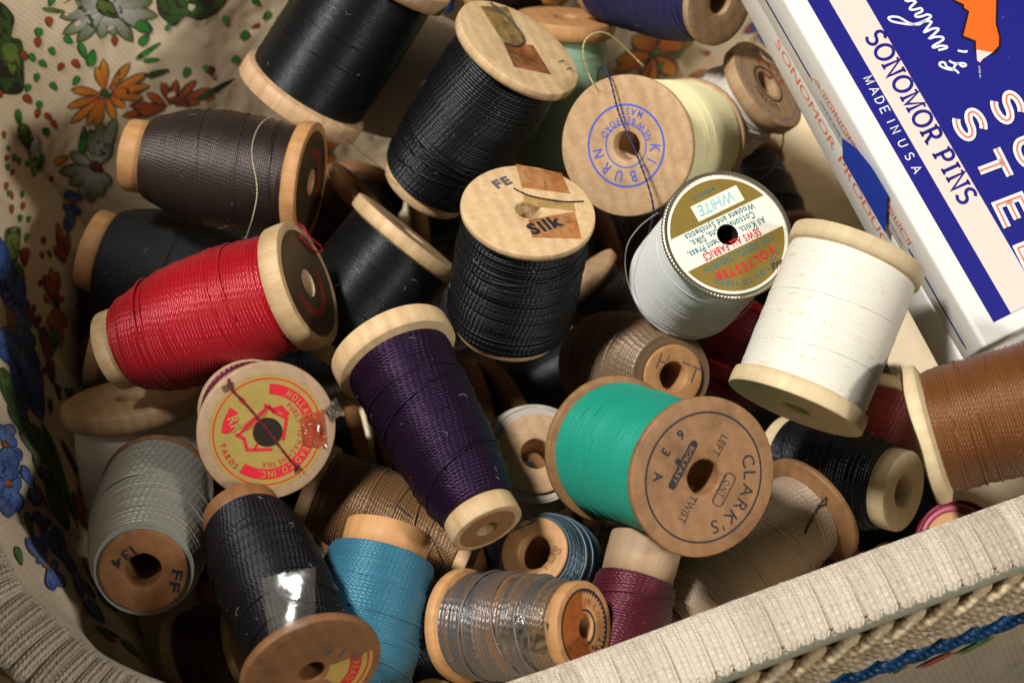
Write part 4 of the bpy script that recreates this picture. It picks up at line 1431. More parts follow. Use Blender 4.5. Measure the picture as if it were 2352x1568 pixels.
GR0, GR1, GR2 = srgb(56, 86, 30), srgb(108, 132, 48), srgb(56, 150, 54)
DK = srgb(46, 40, 26)
OR0, OR1 = srgb(206, 96, 18), srgb(228, 152, 40)
WH, WG = srgb(222, 218, 214), srgb(106, 122, 48)
BL0, BL1, BL2 = srgb(54, 94, 172), srgb(104, 146, 208), srgb(30, 62, 138)
RD = srgb(186, 72, 26)
z1 = lambda x, y: (x * .4111, y * .4111)
z2 = lambda x, y: (x * .3701, 386.8 + y * .3701)
z3 = lambda x, y: (x * .5888, 644.7 + y * .5888)


def flower(zf, c, tips, w_, c0, c1, edge, heart=None, hr=10, mapf=None):
    cx, cy = zf(*c)
    for t in tips:
        tx, ty = zf(*t); petal(cx + (tx - cx) * .12, cy + (ty - cy) * .12, tx + (tx - cx) * .03, ty + (ty - cy) * .03, w_ * 1.08, edge, edge, None, 1.35, mapf)
    for k_, t in enumerate(tips):
        m_ = (1.0, .78, .9)[k_ % 3]
        tx, ty = zf(*t); petal(cx + (tx - cx) * .16, cy + (ty - cy) * .16, tx, ty, w_ * .80, tuple(q * m_ for q in c0), tuple(q * m_ for q in c1), None, 1.35, mapf)
    if heart:
        petal(cx - hr, cy - hr * .8, cx + hr, cy + hr * .8, hr * 1.5, heart, tuple(q * .6 for q in heart), DK, .7, mapf)


def blob(zf, pts, c, edge=DK):
    P = [zf(*q) for q in pts]
    cx = sum(q[0] for q in P) / len(P); cy = sum(q[1] for q in P) / len(P)
    for g, cc in ((1.06, edge), (1.0, c)):
        _lay[0] += 1; lift = .010 + .00005 * _lay[0]
        ring = catmull([(cx + (q[0] - cx) * g, cy + (q[1] - cy) * g, 0) for q in P], 4, True)
        V_ = []; C_ = []; ok = True
        for k in (0.0, .34, .67, 1.0):
            for q in ring:
                w3 = on_cloth(cx + (q.x - cx) * k, cy + (q.y - cy) * k, lift); ok = ok and w3 is not None
                V_.append(w3); m = 1.25 - .35 * k
                C_.append(tuple(min(1, a * m) for a in cc))
        if not ok:
            continue
        n = len(ring); Fc = []
        for k in range(3):
            for i in range(n):
                a = k * n + i; b = k * n + (i + 1) % n; Fc.append((a, b, b + n, a + n))
        pr.add(V_, Fc, C_)


def dots(zf, pts, c, r=9, asp=1.7, rot=0.4):
    rn = random.Random(len(pts))
    for (x, y) in pts:
        cx, cy = zf(x, y); a = math.pi / 2 + rot * rn.uniform(-1.4, 1.4); L = r * asp * rn.uniform(.8, 1.1)
        petal(cx - L / 2 * math.cos(a), cy - L / 2 * math.sin(a), cx + L / 2 * math.cos(a), cy + L / 2 * math.sin(a), r * rn.uniform(.8, 1.1), c, tuple(q * .8 for q in c), DK, .7)


# back panel
flower(z1, (600, 50), [(430, -40), (360, 20), (335, 95), (352, 190), (430, 235), (560, 215), (640, 200), (740, 232), (850, 160), (878, 88), (850, 5), (760, -50)], 30, WH, WG, GR0, GR1, 22)
flower(z1, (590, 525), [(575, 330), (725, 352), (818, 410), (832, 478), (795, 545), (700, 600), (640, 665), (535, 722), (485, 700), (395, 685), (375, 600), (398, 500), (535, 375)], 21, OR0, OR1, DK, srgb(70, 84, 24), 11)
flower(z1, (950, 600), [(820, 520), (905, 448), (985, 448), (1092, 448), (1172, 492), (720, 590), (680, 650), (1200, 540)], 20, srgb(160, 60, 12), OR0, DK)
flower(z1, (540, 935), [(390, 850), (330, 960), (385, 1030), (440, 1110), (500, 1135), (560, 1100), (610, 1040), (505, 720), (565, 680), (645, 655), (620, 790)], 30, WH, WG, GR0, srgb(150, 50, 22), 14)
blob(z1, [(890, 60), (900, -40), (1080, -60), (1250, -30), (1210, 60), (1120, 110), (1040, 90), (980, 140), (930, 110)], GR0)
blob(z1, [(-40, 30), (20, 35), (78, 110), (62, 205), (118, 235), (130, 400), (120, 500), (40, 512), (-20, 470), (-60, 200)], GR0)
blob(z1, [(10, 260), (90, 250), (110, 380), (60, 430)], GR1)
for a, b, w_, c in (((760, 330), (895, 238), 14, GR2), ((800, 340), (890, 330), 12, GR2), ((820, 425), (940, 388), 16, GR0), ((235, 48), (385, 70), 12, GR1), ((925, 170), (960, 120), 12, GR2),
                    ((440, 240), (480, 330), 20, GR2), ((500, 370), (520, 280), 26, GR2), ((455, 860), (470, 705), 22, GR2), ((780, 250), (830, 190), 22, GR2), ((760, 130), (845, 175), 30, GR2),
                    ((1100, 560), (1310, 440), 16, GR0), ((300, 915), (380, 870), 20, OR1)):
    petal(*z1(*a), *z1(*b), w_ * .8, c, tuple(q * .7 for q in c), DK, .7)
dots(z1, [(285, 5), (215, 180), (290, 285), (180, 320), (240, 355), (205, 432), (300, 480), (425, 450), (380, 222), (1260, 115), (1365, 195), (1315, 330), (1040, 400), (1155, 385), (155, 490), (220, 585), (255, 735), (1490, 85), (1430, 10)], GR2, 15, 1.5, .8)
dots(z1, [(272, 120), (212, 235), (135, 310), (340, 372), (425, 355), (155, 552), (210, 632), (270, 650), (300, 692), (1180, 395), (640, 228)], RD, 15, 1.5, .6)
# side panel
petal(*z1(195, 760), *z1(190, 985), 24, WH, GR1, GR0, .7); petal(*z1(120, 690), *z1(160, 830), 26, GR1, GR0, DK, .7); petal(*z1(240, 860), *z1(215, 960), 12, GR2, GR0, DK, .7)
petal(*z1(95, 610), *z1(110, 700), 14, GR2, GR0, DK, .7)
dots(z1, [(75, 880), (102, 900), (150, 915), (40, 935), (48, 1080), (122, 1085), (110, 1220), (157, 1225), (147, 1330), (45, 830)], GR2, 9, 2.0, .2)
dots(z1, [(20, 755), (35, 885), (65, 965), (285, 1000), (32, 1040), (62, 1095), (62, 1170), (125, 1152), (3, 525)], RD, 9, 2.2, .2)
flower(z1, (405, 1130), [(375, 1060), (440, 1080), (360, 1180), (375, 1300), (430, 1210)], 26, BL1, BL2, DK, OR0, 6)
blob(z2, [(40, 380), (118, 375), (118, 470), (100, 570), (70, 570), (30, 450)], GR1); petal(*z2(90, 590), *z2(140, 730), 22, GR2, GR0, DK, .7)
petal(*z2(150, 490), *z2(150, 605), 20, RD, srgb(160, 50, 14), DK, .5)
flower(z2, (70, 960), [(-10, 430), (30, 560), (110, 660), (150, 800), (195, 960), (200, 1130), (225, 1300), (250, 1440), (255, 1560), (160, 1500), (95, 1250), (30, 1200), (-20, 1100)], 44, BL1, BL0, BL2)
petal(*z2(45, 850), *z2(112, 1140), 16, srgb(170, 96, 26), srgb(120, 90, 30), GR1, .7)
flower(z2, (345, 840), [(310, 615), (350, 640), (270, 660), (268, 790), (385, 790), (330, 1045), (378, 1105), (405, 990), (300, 980)], 18, srgb(176, 78, 16), OR0, DK, GR0, 7)
flower(z2, (400, 600), [(355, 340), (365, 430), (335, 480), (385, 520), (420, 400)], 16, srgb(140, 50, 12), OR0, DK)
dots(z2, [(268, 445), (258, 540), (305, 530), (245, 710), (205, 870), (238, 935), (270, 1255)], srgb(150, 60, 22), 9, 2.0, .25)
petal(*z2(150, 860), *z2(240, 1000), 14, RD, srgb(150, 50, 16), DK, .7); petal(*z2(260, 980), *z2(300, 1200), 20, srgb(120, 34, 14), srgb(150, 50, 16), DK, .6); petal(*z2(300, 1180), *z2(330, 1330), 16, srgb(120, 34, 14), srgb(120, 40, 14), DK, .6)
petal(*z2(345, 1000), *z2(315, 1170), 18, GR2, GR0, DK, .7)
dots(z2, [(360, 1380), (435, 1400), (310, 1470)], GR0, 10, 3.0, .1)
for a, b, w_ in (((0, 340), (60, 520), 30), ((40, 470), (110, 600), 34), ((90, 560), (200, 720), 44), ((140, 640), (230, 830), 44), ((190, 780), (262, 965), 34)):
    petal(*z3(*a), *z3(*b), w_, GR1, GR0, GR0, .75)
for a, b in (((60, 460), (95, 550)), ((150, 620), (185, 690)), ((180, 740), (205, 800))):
    petal(*z3(*a), *z3(*b), 10, BL1, BL0, BL2, .7)
flower(z3, (20, 640), [(-20, 560), (40, 560), (60, 620), (80, 700), (60, 740), (0, 720)], 30, BL1, BL0, BL2, OR0, 8)
flower(z3, (30, 790), [(-10, 700), (40, 720), (80, 800), (70, 900), (30, 925), (-20, 900), (-20, 800)], 40, BL1, BL0, BL2, OR0, 9)
flower(z3, (110, 800), [(85, 720), (130, 860), (120, 760), (150, 880)], 22, BL1, BL0, BL2)
flower(z3, (165, 960), [(130, 900), (190, 930), (210, 1030), (240, 1080), (170, 1060)], 20, BL1, BL0, BL2, OR0, 6)
flower(z3, (180, 1115), [(100, 1005), (135, 1000), (150, 1075), (205, 1210), (250, 1195), (225, 1110)], 26, BL1, BL0, BL2, OR0, 7)
for a, b, w_ in (((205, 960), (255, 1060), 18), ((240, 1050), (300, 1160), 18), ((290, 1140), (320, 1240), 14), ((330, 1250), (400, 1330), 24), ((215, 1300), (270, 1372), 18), ((295, 1380), (370, 1430), 26), ((360, 1420), (430, 1492), 18), ((380, 1200), (450, 1290), 16)):
    petal(*z3(*a), *z3(*b), w_, BL1, BL0, BL2, .7)
flower(z3, (345, 985), [(280, 820), (300, 800), (325, 850), (345, 880), (285, 870)], 14, OR0, srgb(170, 70, 16), DK)
for a, b, w_, c in (((190, 600), (300, 960), 9, GR2), ((235, 620), (330, 800), 8, GR0), ((130, 790), (190, 900), 9, RD), ((100, 900), (130, 1010), 12, GR2), ((310, 1160), (370, 1240), 12, GR2), ((325, 1080), (350, 1150), 10, RD),
                    ((345, 1120), (375, 1200), 9, RD), ((370, 1350), (460, 1390), 10, GR2), ((405, 1370), (445, 1410), 12, OR0), ((470, 1400), (560, 1480), 12, GR1), ((560, 1470), (680, 1550), 14, GR0), ((60, 1040), (80, 1110), 14, GR2), ((130, 1210), (185, 1260), 18, GR2),
                    ((160, 560), (200, 640), 7, GR0), ((215, 400), (235, 470), 8, GR0), ((250, 420), (290, 460), 9, GR0)):
    petal(*z3(*a), *z3(*b), w_, c, tuple(q * .75 for q in c), DK, .7)


# the same print goes on over the rest of the cloth
def cloth_uv(u, h_, lift):
    u = u % arc[-1]; i = int(np.searchsorted(arc, u)) - 1; i = max(0, min(NC - 2, i))
    t = (u - arc[i]) / (arc[i + 1] - arc[i]); k = max(0.01, min(.99, h_ / DEEP)); j = k * LV; j0 = int(j); fj = j - j0
    q = lambda a, b: V[a * NC + b]
    p0 = q(j0, i).lerp(q(j0, i + 1), t); p1 = q(j0 + 1, i).lerp(q(j0 + 1, i + 1), t)
    n = (q(j0 + 1, i) - q(j0, i)).cross(q(j0, i + 1) - q(j0, i)).normalized(); c = bw(5, 10, p0.z) - p0
    if n.dot(c) < 0:
        n = -n
    return p0.lerp(p1, fj) + n * lift


rn = random.Random(9); u0 = 31.0
while u0 < arc[-1] - 9:
    for hh_ in (2.0, 5.4, 8.8):
        cx, cy = u0 + rn.uniform(-.8, .8), hh_ + rn.uniform(-.5, .5); R_ = rn.uniform(.8, 1.4); kd_ = rn.choice((0, 1, 2))
        tips = [(cx + R_ * math.cos(a), cy + R_ * math.sin(a)) for a in (q * 2 * math.pi / 10 + rn.random() for q in range(10))]
        flower(lambda x, y: (x, y), (cx, cy), tips, R_ * .42, (OR0, WH, BL1)[kd_], (OR1, WG, BL0)[kd_], (DK, GR0, BL2)[kd_], (GR1, RD, OR0)[kd_], .14, cloth_uv)
        for q in range(7):
            x, y, a = cx + rn.uniform(-2, 2), cy + rn.uniform(-1.7, 1.7), rn.uniform(0, 6.3)
            petal(x, y, x + .3 * math.cos(a), y + .3 * math.sin(a), .16, *((GR2, GR0) if q % 2 else (RD, RD)), DK, .7, cloth_uv)
    u0 += 3.6
o = mesh_obj('floral_print', blocal(pr.v), pr.f, m_fabric('printed_flowers', (.5, .5, .5), True), lining, vcol=pr.c)
o['kind'] = 'stuff'

# outer wall and braid
outc = []
for i in range(NC - 1):
    a, b = rimc[i - 1 if i else NC - 2], rimc[i + 1]
    t = (b - a).normalized(); outc.append((rimc[i], Vector((-t.y, t.x, 0)), t))
# outward normals point away from the middle
outc = [(q, n if n.dot(q - Vector((5, 10, 0))) > 0 else -n, t) for q, n, t in outc]
WB = 1.28
V2 = []; F2 = []; U2 = []; m = len(outc)
for j, (off, z) in enumerate(((WB - .06, ZR - .02), (WB - .10, ZR - 1.0), (WB - .15, ZR - 3), (WB - .35, ZR - 6), (WB - .8, ZR - 10), (WB - 1.2, .35))):
    for i, (q, n, t) in enumerate(outc):
        w_ = q + n * off; V2.append(bw(w_.x, w_.y, z)); U2.append((arc[i], z))
for j in range(5):
    for i in range(m):
        a = j * m + i; b = j * m + (i + 1) % m; F2.append((a, b, b + m, a + m))
mesh_obj('outer_panel', blocal(V2), F2, m_fabric('outer_fabric', srgb(206, 184, 146)), basket, uv=U2)
mv, mf = poly2([((q + n * .1).x, (q + n * .1).y) for q, n, t in outc])
mesh_obj('base', blocal([bw(a, b, .34) for a, b in mv]), mf, m_plain('base_board', srgb(150, 120, 84), .8), basket, smooth=False)

# flat tape under the braid
V3 = []; F3 = []
for off, z in ((-0.005, ZR - .13), (.28, ZR - .06), (WB / 2, ZR - .02), (WB - .25, ZR - .06), (WB, ZR - .14)):
    for q, n, t in outc:
        w_ = q + n * off; V3.append(bw(w_.x, w_.y, z))
for j in range(4):
    for i in range(m):
        a = j * m + i; b = j * m + (i + 1) % m; F3.append((a, a + m, b + m, b))
CORD = m_cord('braid_cord', srgb(208, 195, 174), srgb(162, 144, 120), 1.6, .42)
braid = mesh_obj('rim_braid', blocal(V3), F3, CORD, basket)
# one braid loop: cords running across the band, rounded at both ends
PW = 0.345; nx, ny = 21, 26; LVt = []; LF = []
for j in range(ny + 1):
    y = -0.05 + (WB + .10) * j / ny
    e_ = min(y + .05, WB + .05 - y) / .15
    hw = PW / 2 * (math.sqrt(max(0, 1 - (1 - min(1, e_)) ** 2)) * .98 + .02)
    for i in range(nx + 1):
        x = (i / nx * 2 - 1)
        cord = abs(math.sin(x * math.pi * 1.5)) ** .6
        ed = math.sqrt(max(0, 1 - abs(x) ** 6))
        tw = 0.016 * math.sin(y * 58 + x * 7) * (.4 + .6 * cord)
        z = (0.03 + 0.062 * cord + tw) * ed * min(1, e_ * 1.5 + .15)
        arch = .10 * math.sin(math.pi * min(1, max(0, y / WB))) - .03
        LVt.append((x * hw, y, arch + z))
for j in range(ny):
    for i in range(nx):
        a = j * (nx + 1) + i; LF.append((a, a + 1, a + nx + 2, a + nx + 1))
tot = arc[-1]; nl = int(tot / PW); proto = None; rn = random.Random(2)
for k in range(nl):
    u = (k + .5) * tot / nl; i = int(np.searchsorted(arc, u)) - 1; tt_ = (u - arc[i]) / (arc[i + 1] - arc[i])
    q = rimc[i].lerp(rimc[i + 1], tt_); _, n, t = outc[min(i, m - 1)]
    n = n.lerp(outc[(i + 1) % m][1], tt_).normalized()
    yw = (E1 * n.x + E2 * n.y).normalized(); xw = yw.cross(Vector((0, 0, 1)))
    if proto is None:
        ob = mesh_obj('braid_loop', LVt, LF, CORD, braid); proto = ob
    else:
        ob = proto.copy(); col.objects.link(ob)
    M3 = Matrix((xw, yw, Vector((0, 0, 1)))).transposed().to_4x4()
    loc = (bw(q.x, q.y, ZR - .09 + rn.uniform(-.012, .012)) - BO + yw * (.05 + rn.uniform(-.02, .02))) * CM
    ob.matrix_basis = Matrix.Translation(loc) @ M3 @ Matrix.Rotation(rn.uniform(-.04, .04), 4, 'Z') @ Matrix.Scale(rn.uniform(.98, 1.06), 4, (1, 0, 0))


# piping, twisted straw ropes and the blue braid on the outside (front and both front corners)
def run(off, zf, i0=20, i1=150):
    return [bw((outc[i % m][0] + outc[i % m][1] * off).x, (outc[i % m][0] + outc[i % m][1] * off).y, zf(arc[i % m])) - BO for i in range(i0, i1)]


PIPE = m_plain('pale_plastic', srgb(196, 192, 164), .35, .5, wear=.2, wscale=120)
pa = run(WB - .02, lambda u: ZR - .42); V4 = []; F4 = []
for k, q in enumerate(pa):
    t = (pa[min(k + 1, len(pa) - 1)] - pa[max(k - 1, 0)]).normalized(); n = t.cross(Vector((0, 0, 1)))
    for a in range(8):
        an = 2 * math.pi * a / 8; V4.append(q + n * (.09 * math.cos(an)) + Vector((0, 0, .26 * math.sin(an))))
for k in range(len(pa) - 1):
    for a in range(8):
        b = (a + 1) % 8; F4.append((k * 8 + a, k * 8 + b, k * 8 + 8 + b, k * 8 + 8 + a))
mesh_obj('piping', V4, F4, PIPE, basket)
STRAW = m_cord('straw_cord', srgb(226, 204, 166), srgb(190, 160, 116), .6, .4)
for r_i, (dz, ph0) in enumerate(((-.95, 0), (-1.32, 1.5), (-1.70, .7), (-2.06, 2.2))):
    for ply in range(2):
        base = catmull(run(WB + .10, lambda u: ZR + dz + .10 * math.sin(u * .55 + r_i)), 4)
        pth = []; d_ = 0
        for k, q in enumerate(base):
            if k: d_ += (q - base[k - 1]).length
            t = (base[min(k + 1, len(base) - 1)] - base[max(k - 1, 0)]).normalized(); n = t.cross(Vector((0, 0, 1))); a = ply * math.pi + d_ * 4.4 + ph0
            pth.append(q + n * (.10 * math.cos(a)) + Vector((0, 0, .13 * math.sin(a))))
        v, f = tube(pth, .125, 7); mesh_obj('rope_strand', v, f, STRAW, basket)
BLUEB = m_cord('blue_braid', srgb(24, 84, 132), srgb(14, 50, 90), .6, .45)
for ply in range(3):
    base = catmull(run(WB + .12, lambda u: ZR - 2.75 + .18 * math.sin(u * .5 - 1.2)), 4); pth = []; d_ = 0
    for k, q in enumerate(base):
        if k: d_ += (q - base[k - 1]).length
        t = (base[min(k + 1, len(base) - 1)] - base[max(k - 1, 0)]).normalized(); n = t.cross(Vector((0, 0, 1))); a = ply * 2.094 + d_ * 3.2
        pth.append(q + n * (.09 * math.cos(a)) + Vector((0, 0, .17 * math.sin(a))))
    v, f = tube(pth, .12, 7); mesh_obj('blue_braid_strand', v, f, BLUEB, basket)
# flowers outside
po = MB(); rn = random.Random(3)
for q in range(150):
    i = rn.randint(30, 140); z = ZR - rn.uniform(3.0, 7); base_, n, t = outc[i % m]
    offw = WB - .13 - (ZR - z - 3) * .066 + .03; a = rn.uniform(0, 6.3); c = rn.choice((GR2, GR1, RD, OR0, GR0)); L = rn.uniform(.2, .5); pts = []
    for k in range(10):
        aa = 2 * math.pi * k / 10; x = L * math.cos(aa); y = L * .35 * math.sin(aa)
        w_ = base_ + n * (offw + .001 * (q % 20)) + t * (x * math.cos(a) - y * math.sin(a)); pts.append(bw(w_.x, w_.y, z + x * math.sin(a) + y * math.cos(a)) - BO)
    po.add(pts, [tuple(range(10))], c)
o = po.build('floral_print', m_fabric('printed_flowers', (.5, .5, .5), True), basket); o['kind'] = 'stuff'

# an open lid, out of view, added to shade the left of the pile
SHADE_LID_H = 20.0
def shade_lid_pt(t_, k, out=0.0):
    return bw(-9.9 - k * SHADE_LID_H * .06 - out, t_, ZR - .1 + k * SHADE_LID_H)
V5 = []; F5 = []; U5 = []; nt = 24; nk = 10
for face, out in ((0, 0.0), (1, .8)):
    for j in range(nk + 1):
        for i in range(nt + 1):
            k = j / nk; u = i / nt
            w_ = 1 - max(0, k - .75) ** 2 * 2.0
            tt_ = 11.4 + (u - .5) * 22.0 * w_
            puff = .35 * math.sin(math.pi * u) * math.sin(math.pi * k) * (1 if face == 0 else -1)
            V5.append(shade_lid_pt(tt_, k, out - puff) - BO); U5.append((tt_, k * SHADE_LID_H))
for face in (0, 1):
    b0 = face * (nk + 1) * (nt + 1)
    for j in range(nk):
        for i in range(nt):
            a = b0 + j * (nt + 1) + i; q = (a, a + 1, a + nt + 2, a + nt + 1); F5.append(q if face else q[::-1])
ring_ = [i for i in range(nt + 1)] + [j * (nt + 1) + nt for j in range(1, nk + 1)] + [nk * (nt + 1) + i for i in range(nt - 1, -1, -1)] + [j * (nt + 1) for j in range(nk - 1, 0, -1)]
b0 = (nk + 1) * (nt + 1)
for a, b in zip(ring_, ring_[1:] + ring_[:1]):
    F5.append((a, b, b + b0, a + b0))
mesh_obj('added_shade_lid', V5, F5, FAB, basket, uv=U5)  # added blocker for the key lamp, shaped as an open lid

# the table under the basket
v = [(-150, -120, 0), (150, -120, 0), (150, 160, 0), (-150, 160, 0)]
o = mesh_obj('table_top', v, [(0, 1, 2, 3)], m_plain('table_paint', srgb(70, 66, 60), .6, wscale=20), None, smooth=False)
o['kind'] = 'structure'; o['label'] = 'plain dark table top under the sewing basket'


# ------------------------------------------------------------------ the lower layer of spools on the basket floor
FLOORC = ['plum_silk', 'black_silk3', 'charcoal_silk2', 'black_cotton', 'espresso_silk', 'black_silk4']
rf = random.Random(21)
fz = ZR - .05 - DEEP + .01
nf = 0
for gy in range(5):
    for gx in range(7):
        s_ = -4.2 + gx * 3.15 + (.9 if gy % 2 else 0); t_ = 4.3 + gy * 3.1
        if s_ > 14.6 or s_ < -4.6:
            continue
        r_ = rf.uniform(1.15, 1.38); L_ = rf.uniform(2.6, 3.0); a_ = rf.choice((0, 0, 1)) * 1.35 + rf.uniform(-.2, .2)
        zx = (E1 * math.cos(a_) + E2 * math.sin(a_)); X_ = Vector((0, 0, 1)); Y_ = zx.cross(X_)
        rot_ = Matrix((X_, Y_, zx)).transposed()
        base = bw(s_, t_, fz + r_) - zx * (L_ / 2)
        rt = thing('thread_spool', 'dim spool lying on the basket floor under the heap', 'spool', base, 'spools lying on the basket floor', rot_)
        wm_ = wood('dark')
        for z0_, z1_ in ((0, .34), (L_, L_ - .34)):
            sg = 1 if z1_ > z0_ else -1
            v, f = lathe([(.3, z0_), (r_ - .05, z0_), (r_, z0_ + sg * .05), (r_, z1_ - sg * .03), (r_ - .05, z1_), (.4, z1_ + sg * .2)], 40, nf)
            mesh_obj('flange', v, f if sg > 0 else [q[::-1] for q in f], wm_, rt)
        ck = FLOORC[nf % len(FLOORC)]; kk_ = K[ck]
        zz_f = np.linspace(.36, L_ - .36, 25); rr_f = r_ * (.86 + .06 * np.sin(np.linspace(0, math.pi, 25)))
        v, f, uv_ = winding(zz_f, rr_f, None if kk_[1] is None else max(.09, kk_[1]), kk_[2], 500 + nf, .45)
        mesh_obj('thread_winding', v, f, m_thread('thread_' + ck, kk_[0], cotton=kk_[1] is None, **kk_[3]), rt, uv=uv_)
        nf += 1


# ------------------------------------------------------------------ the pin boxes
WHITE_CARD = m_plain('white_card', srgb(236, 232, 222), .42, .5, wear=.16, wscale=90, coat=.1, fleck=srgb(206, 198, 180))
NAVY_PRINT = m_plain('navy_print', srgb(29, 29, 124), .55, .25, wear=.25, wscale=2600, bump=.05, fleck=srgb(170, 168, 200))
PINK_PRINT = m_plain('pink_print', srgb(238, 212, 198), .5, .4, wear=.1, wscale=3000)
ORANGE_PRINT = m_plain('orange_print', srgb(246, 104, 26), .5, .4, wear=.1, wscale=900)
SALMON_PRINT = m_plain('salmon_print', srgb(240, 120, 80), .5, .4, wear=.1, wscale=900)
WHITE_PRINT = m_plain('white_print', srgb(238, 238, 236), .45, .4, wear=.05)
BLACK_PRINT = m_plain('black_print', srgb(24, 18, 20), .5, .4, wear=.05)
BD = 44.2
BU_ = cam_dir(-.468, .88, -.18); bv_ = cam_dir(.89, .45, -.28); bv_ = (bv_ - BU_ * bv_.dot(BU_)).normalized(); bn_ = BU_.cross(bv_)
if bn_.dot(-FWD) < 0:
    bn_ = -bn_
TH, LEN, WID = 1.2, 11.5, 6.4
BROT = Matrix((bv_, BU_, bn_)).transposed()     # local x across, y along, z out of the lid
if BROT.determinant() < 0:
    raise RuntimeError('box frame')
BORG = px(2262, 800, BD)


def round_box(w_, l_, h_, r, name, parent):
    """Card box with softly folded edges, top at z=0."""
    prof = [(r * (1 - math.cos(a)), r * (1 - math.sin(a))) for a in (q * math.pi / 8 for q in range(5))]
    rings = []
    n = 6
    def ring(ins, z):
        pts = []; rr = max(r - ins, .01)
        for cx, cy, a0 in ((w_ - r, r, -90), (w_ - r, l_ - r, 0), (r, l_ - r, 90), (r, r, 180)):
            for k in range(n):
                a = math.radians(a0 + 90 * k / (n - 1)); pts.append((cx + rr * math.cos(a), cy + rr * math.sin(a), z))
        return pts
    zs = [(r * (1 - math.sin(a)), -r * (1 - math.cos(a))) for a in (math.pi / 2 * q / 4 for q in range(5))]
    rings = [ring(r, 0)] if False else []
    for ins, z in ((r * .95, 0.0), (r * .5, -r * .12), (r * .15, -r * .45), (0, -r), (0, -h_ + r), (r * .3, -h_ + r * .3), (r * .95, -h_)):
        rings.append(ring(ins, z))
    V_ = [p_ for g in rings for p_ in g]; N_ = len(rings[0]); F_ = []
    for j in range(len(rings) - 1):
        for i in range(N_):
            a = j * N_ + i; b = j * N_ + (i + 1) % N_; F_.append((a, a + N_, b + N_, b))
    F_.append(tuple(range(N_))); F_.append(tuple((len(rings) - 1) * N_ + N_ - 1 - i for i in range(N_)))
    return mesh_obj(name, V_, F_, WHITE_CARD, parent)


class BoxPrint:
    def __init__(s, root, M4):
        s.root = root; s.M = M4; s.Mi = M4.inverted(); s.k = 1

    def top(s, x, y):
        """Sketch point on the lid plane in box coordinates."""
        r = ray(x, y); n = (s.M.to_3x3() @ Vector((0, 0, 1))); o_ = s.M.translation
        q = s.Mi @ (CAM + r * ((o_ - CAM).dot(n) / r.dot(n))); return (q.x, q.y)

    def side(s, x, y):
        r = ray(x, y); n = (s.M.to_3x3() @ Vector((1, 0, 0))); o_ = s.M.translation
        q = s.Mi @ (CAM + r * ((o_ - CAM).dot(n) / r.dot(n))); return (q.y, q.z)

    def put(s, name, vf, mat, on='top'):
        v, f = vf; e = .004 * s.k; s.k += 1
        V_ = [(p_[0], p_[1], e) if on == 'top' else (-e, p_[0], p_[1]) for p_ in v]
        fx = []
        for q in f:
            ar = sum(v[q[i]][0] * v[q[(i + 1) % len(q)]][1] - v[q[(i + 1) % len(q)]][0] * v[q[i]][1] for i in range(len(q)))
            fx.append(q if ar > 0 else q[::-1])
        return mesh_obj(name, V_, fx, mat, s.root, smooth=False)

    def line(s, txt, a, b, cap, **kw):
        p0, p1 = s.top(*a), s.top(*b); d = (p1[0] - p0[0], p1[1] - p0[1]); L = math.hypot(*d)
        return line_text(txt, p0[0], p0[1], cap, math.atan2(d[1], d[0]), align='l', width=L, **kw)

    def strokes(s, txt, a, b, cap, wf, **kw):
        p0, p1 = s.top(*a), s.top(*b); d = (p1[0] - p0[0], p1[1] - p0[1]); L = math.hypot(*d)
        return stroke_text(txt, p0[0], p0[1], cap, math.atan2(d[1], d[0]), wf, length=L, **kw)


def rect(x0, y0, x1, y1):
    return [(x0, y0), (x1, y0), (x1, y1), (x0, y1)], [(0, 1, 2, 3)]


pin = thing('pin_box', 'white card pin box with navy lid panel and pink lettered stripe', 'box', BORG, None, BROT)
round_box(WID, LEN, TH, .10, 'box_body', pin)
bp = BoxPrint(pin, Matrix.Translation(BORG) @ BROT.to_4x4())
x1 = bp.top(2085, 400)[0]; x2 = bp.top(2136, 400)[0]; x3 = bp.top(2222, 400)[0]; yb = bp.top(2271, 746)[1]
bp.put('navy_panel', rect(x1, yb, WID - x1, LEN - yb), NAVY_PRINT)
bp.put('pink_stripe', rect(x2, yb + .01, x3, LEN - yb - .01), PINK_PRINT)
zz_ = lambda x, y: (1869.7 + x * .2877, y * .2877)      # tracing sheet of the lid corner
capS = math.hypot(bp.top(*zz_(560, 300))[0] - bp.top(*zz_(415, 370))[0], bp.top(*zz_(560, 300))[1] - bp.top(*zz_(415, 370))[1])
bp.put('stripe_lettering', bp.strokes('SONOMOR PINS', zz_(402, 290), (2207, 472), .445, .17, serif=True, gap=.12), NAVY_PRINT)
bp.put('small_lettering', bp.strokes('MADE IN USA'.replace('USA', 'U S A'), zz_(388, 622), zz_(800, 1395), .20, .13, gap=.35), WHITE_PRINT)
sc_pts = [[(690, -60), (730, 10), (770, 10), (810, 20), (770, 60), (765, 80), (800, 82), (850, 70), (860, 95), (810, 120), (815, 140), (860, 135), (905, 120), (930, 140), (860, 180), (780, 200), (690, 190), (620, 175), (592, 150), (620, 138), (680, 145), (760, 190), (830, 200), (880, 175), (935, 180), (890, 240), (880, 262), (940, 235), (985, 232), (985, 250), (920, 310), (960, 300), (1020, 300), (1025, 325), (950, 370), (955, 385), (1010, 370), (1055, 375), (1050, 390), (990, 405)],
          [(1145, 408), (1200, 418), (1222, 410)],
          [(1075, 490), (1120, 510), (1190, 510), (1210, 525), (1180, 535), (1150, 510), (1120, 530), (1110, 560), (1060, 555), (1005, 530), (1005, 505), (1040, 505), (1060, 540), (1120, 560), (1155, 590)]]
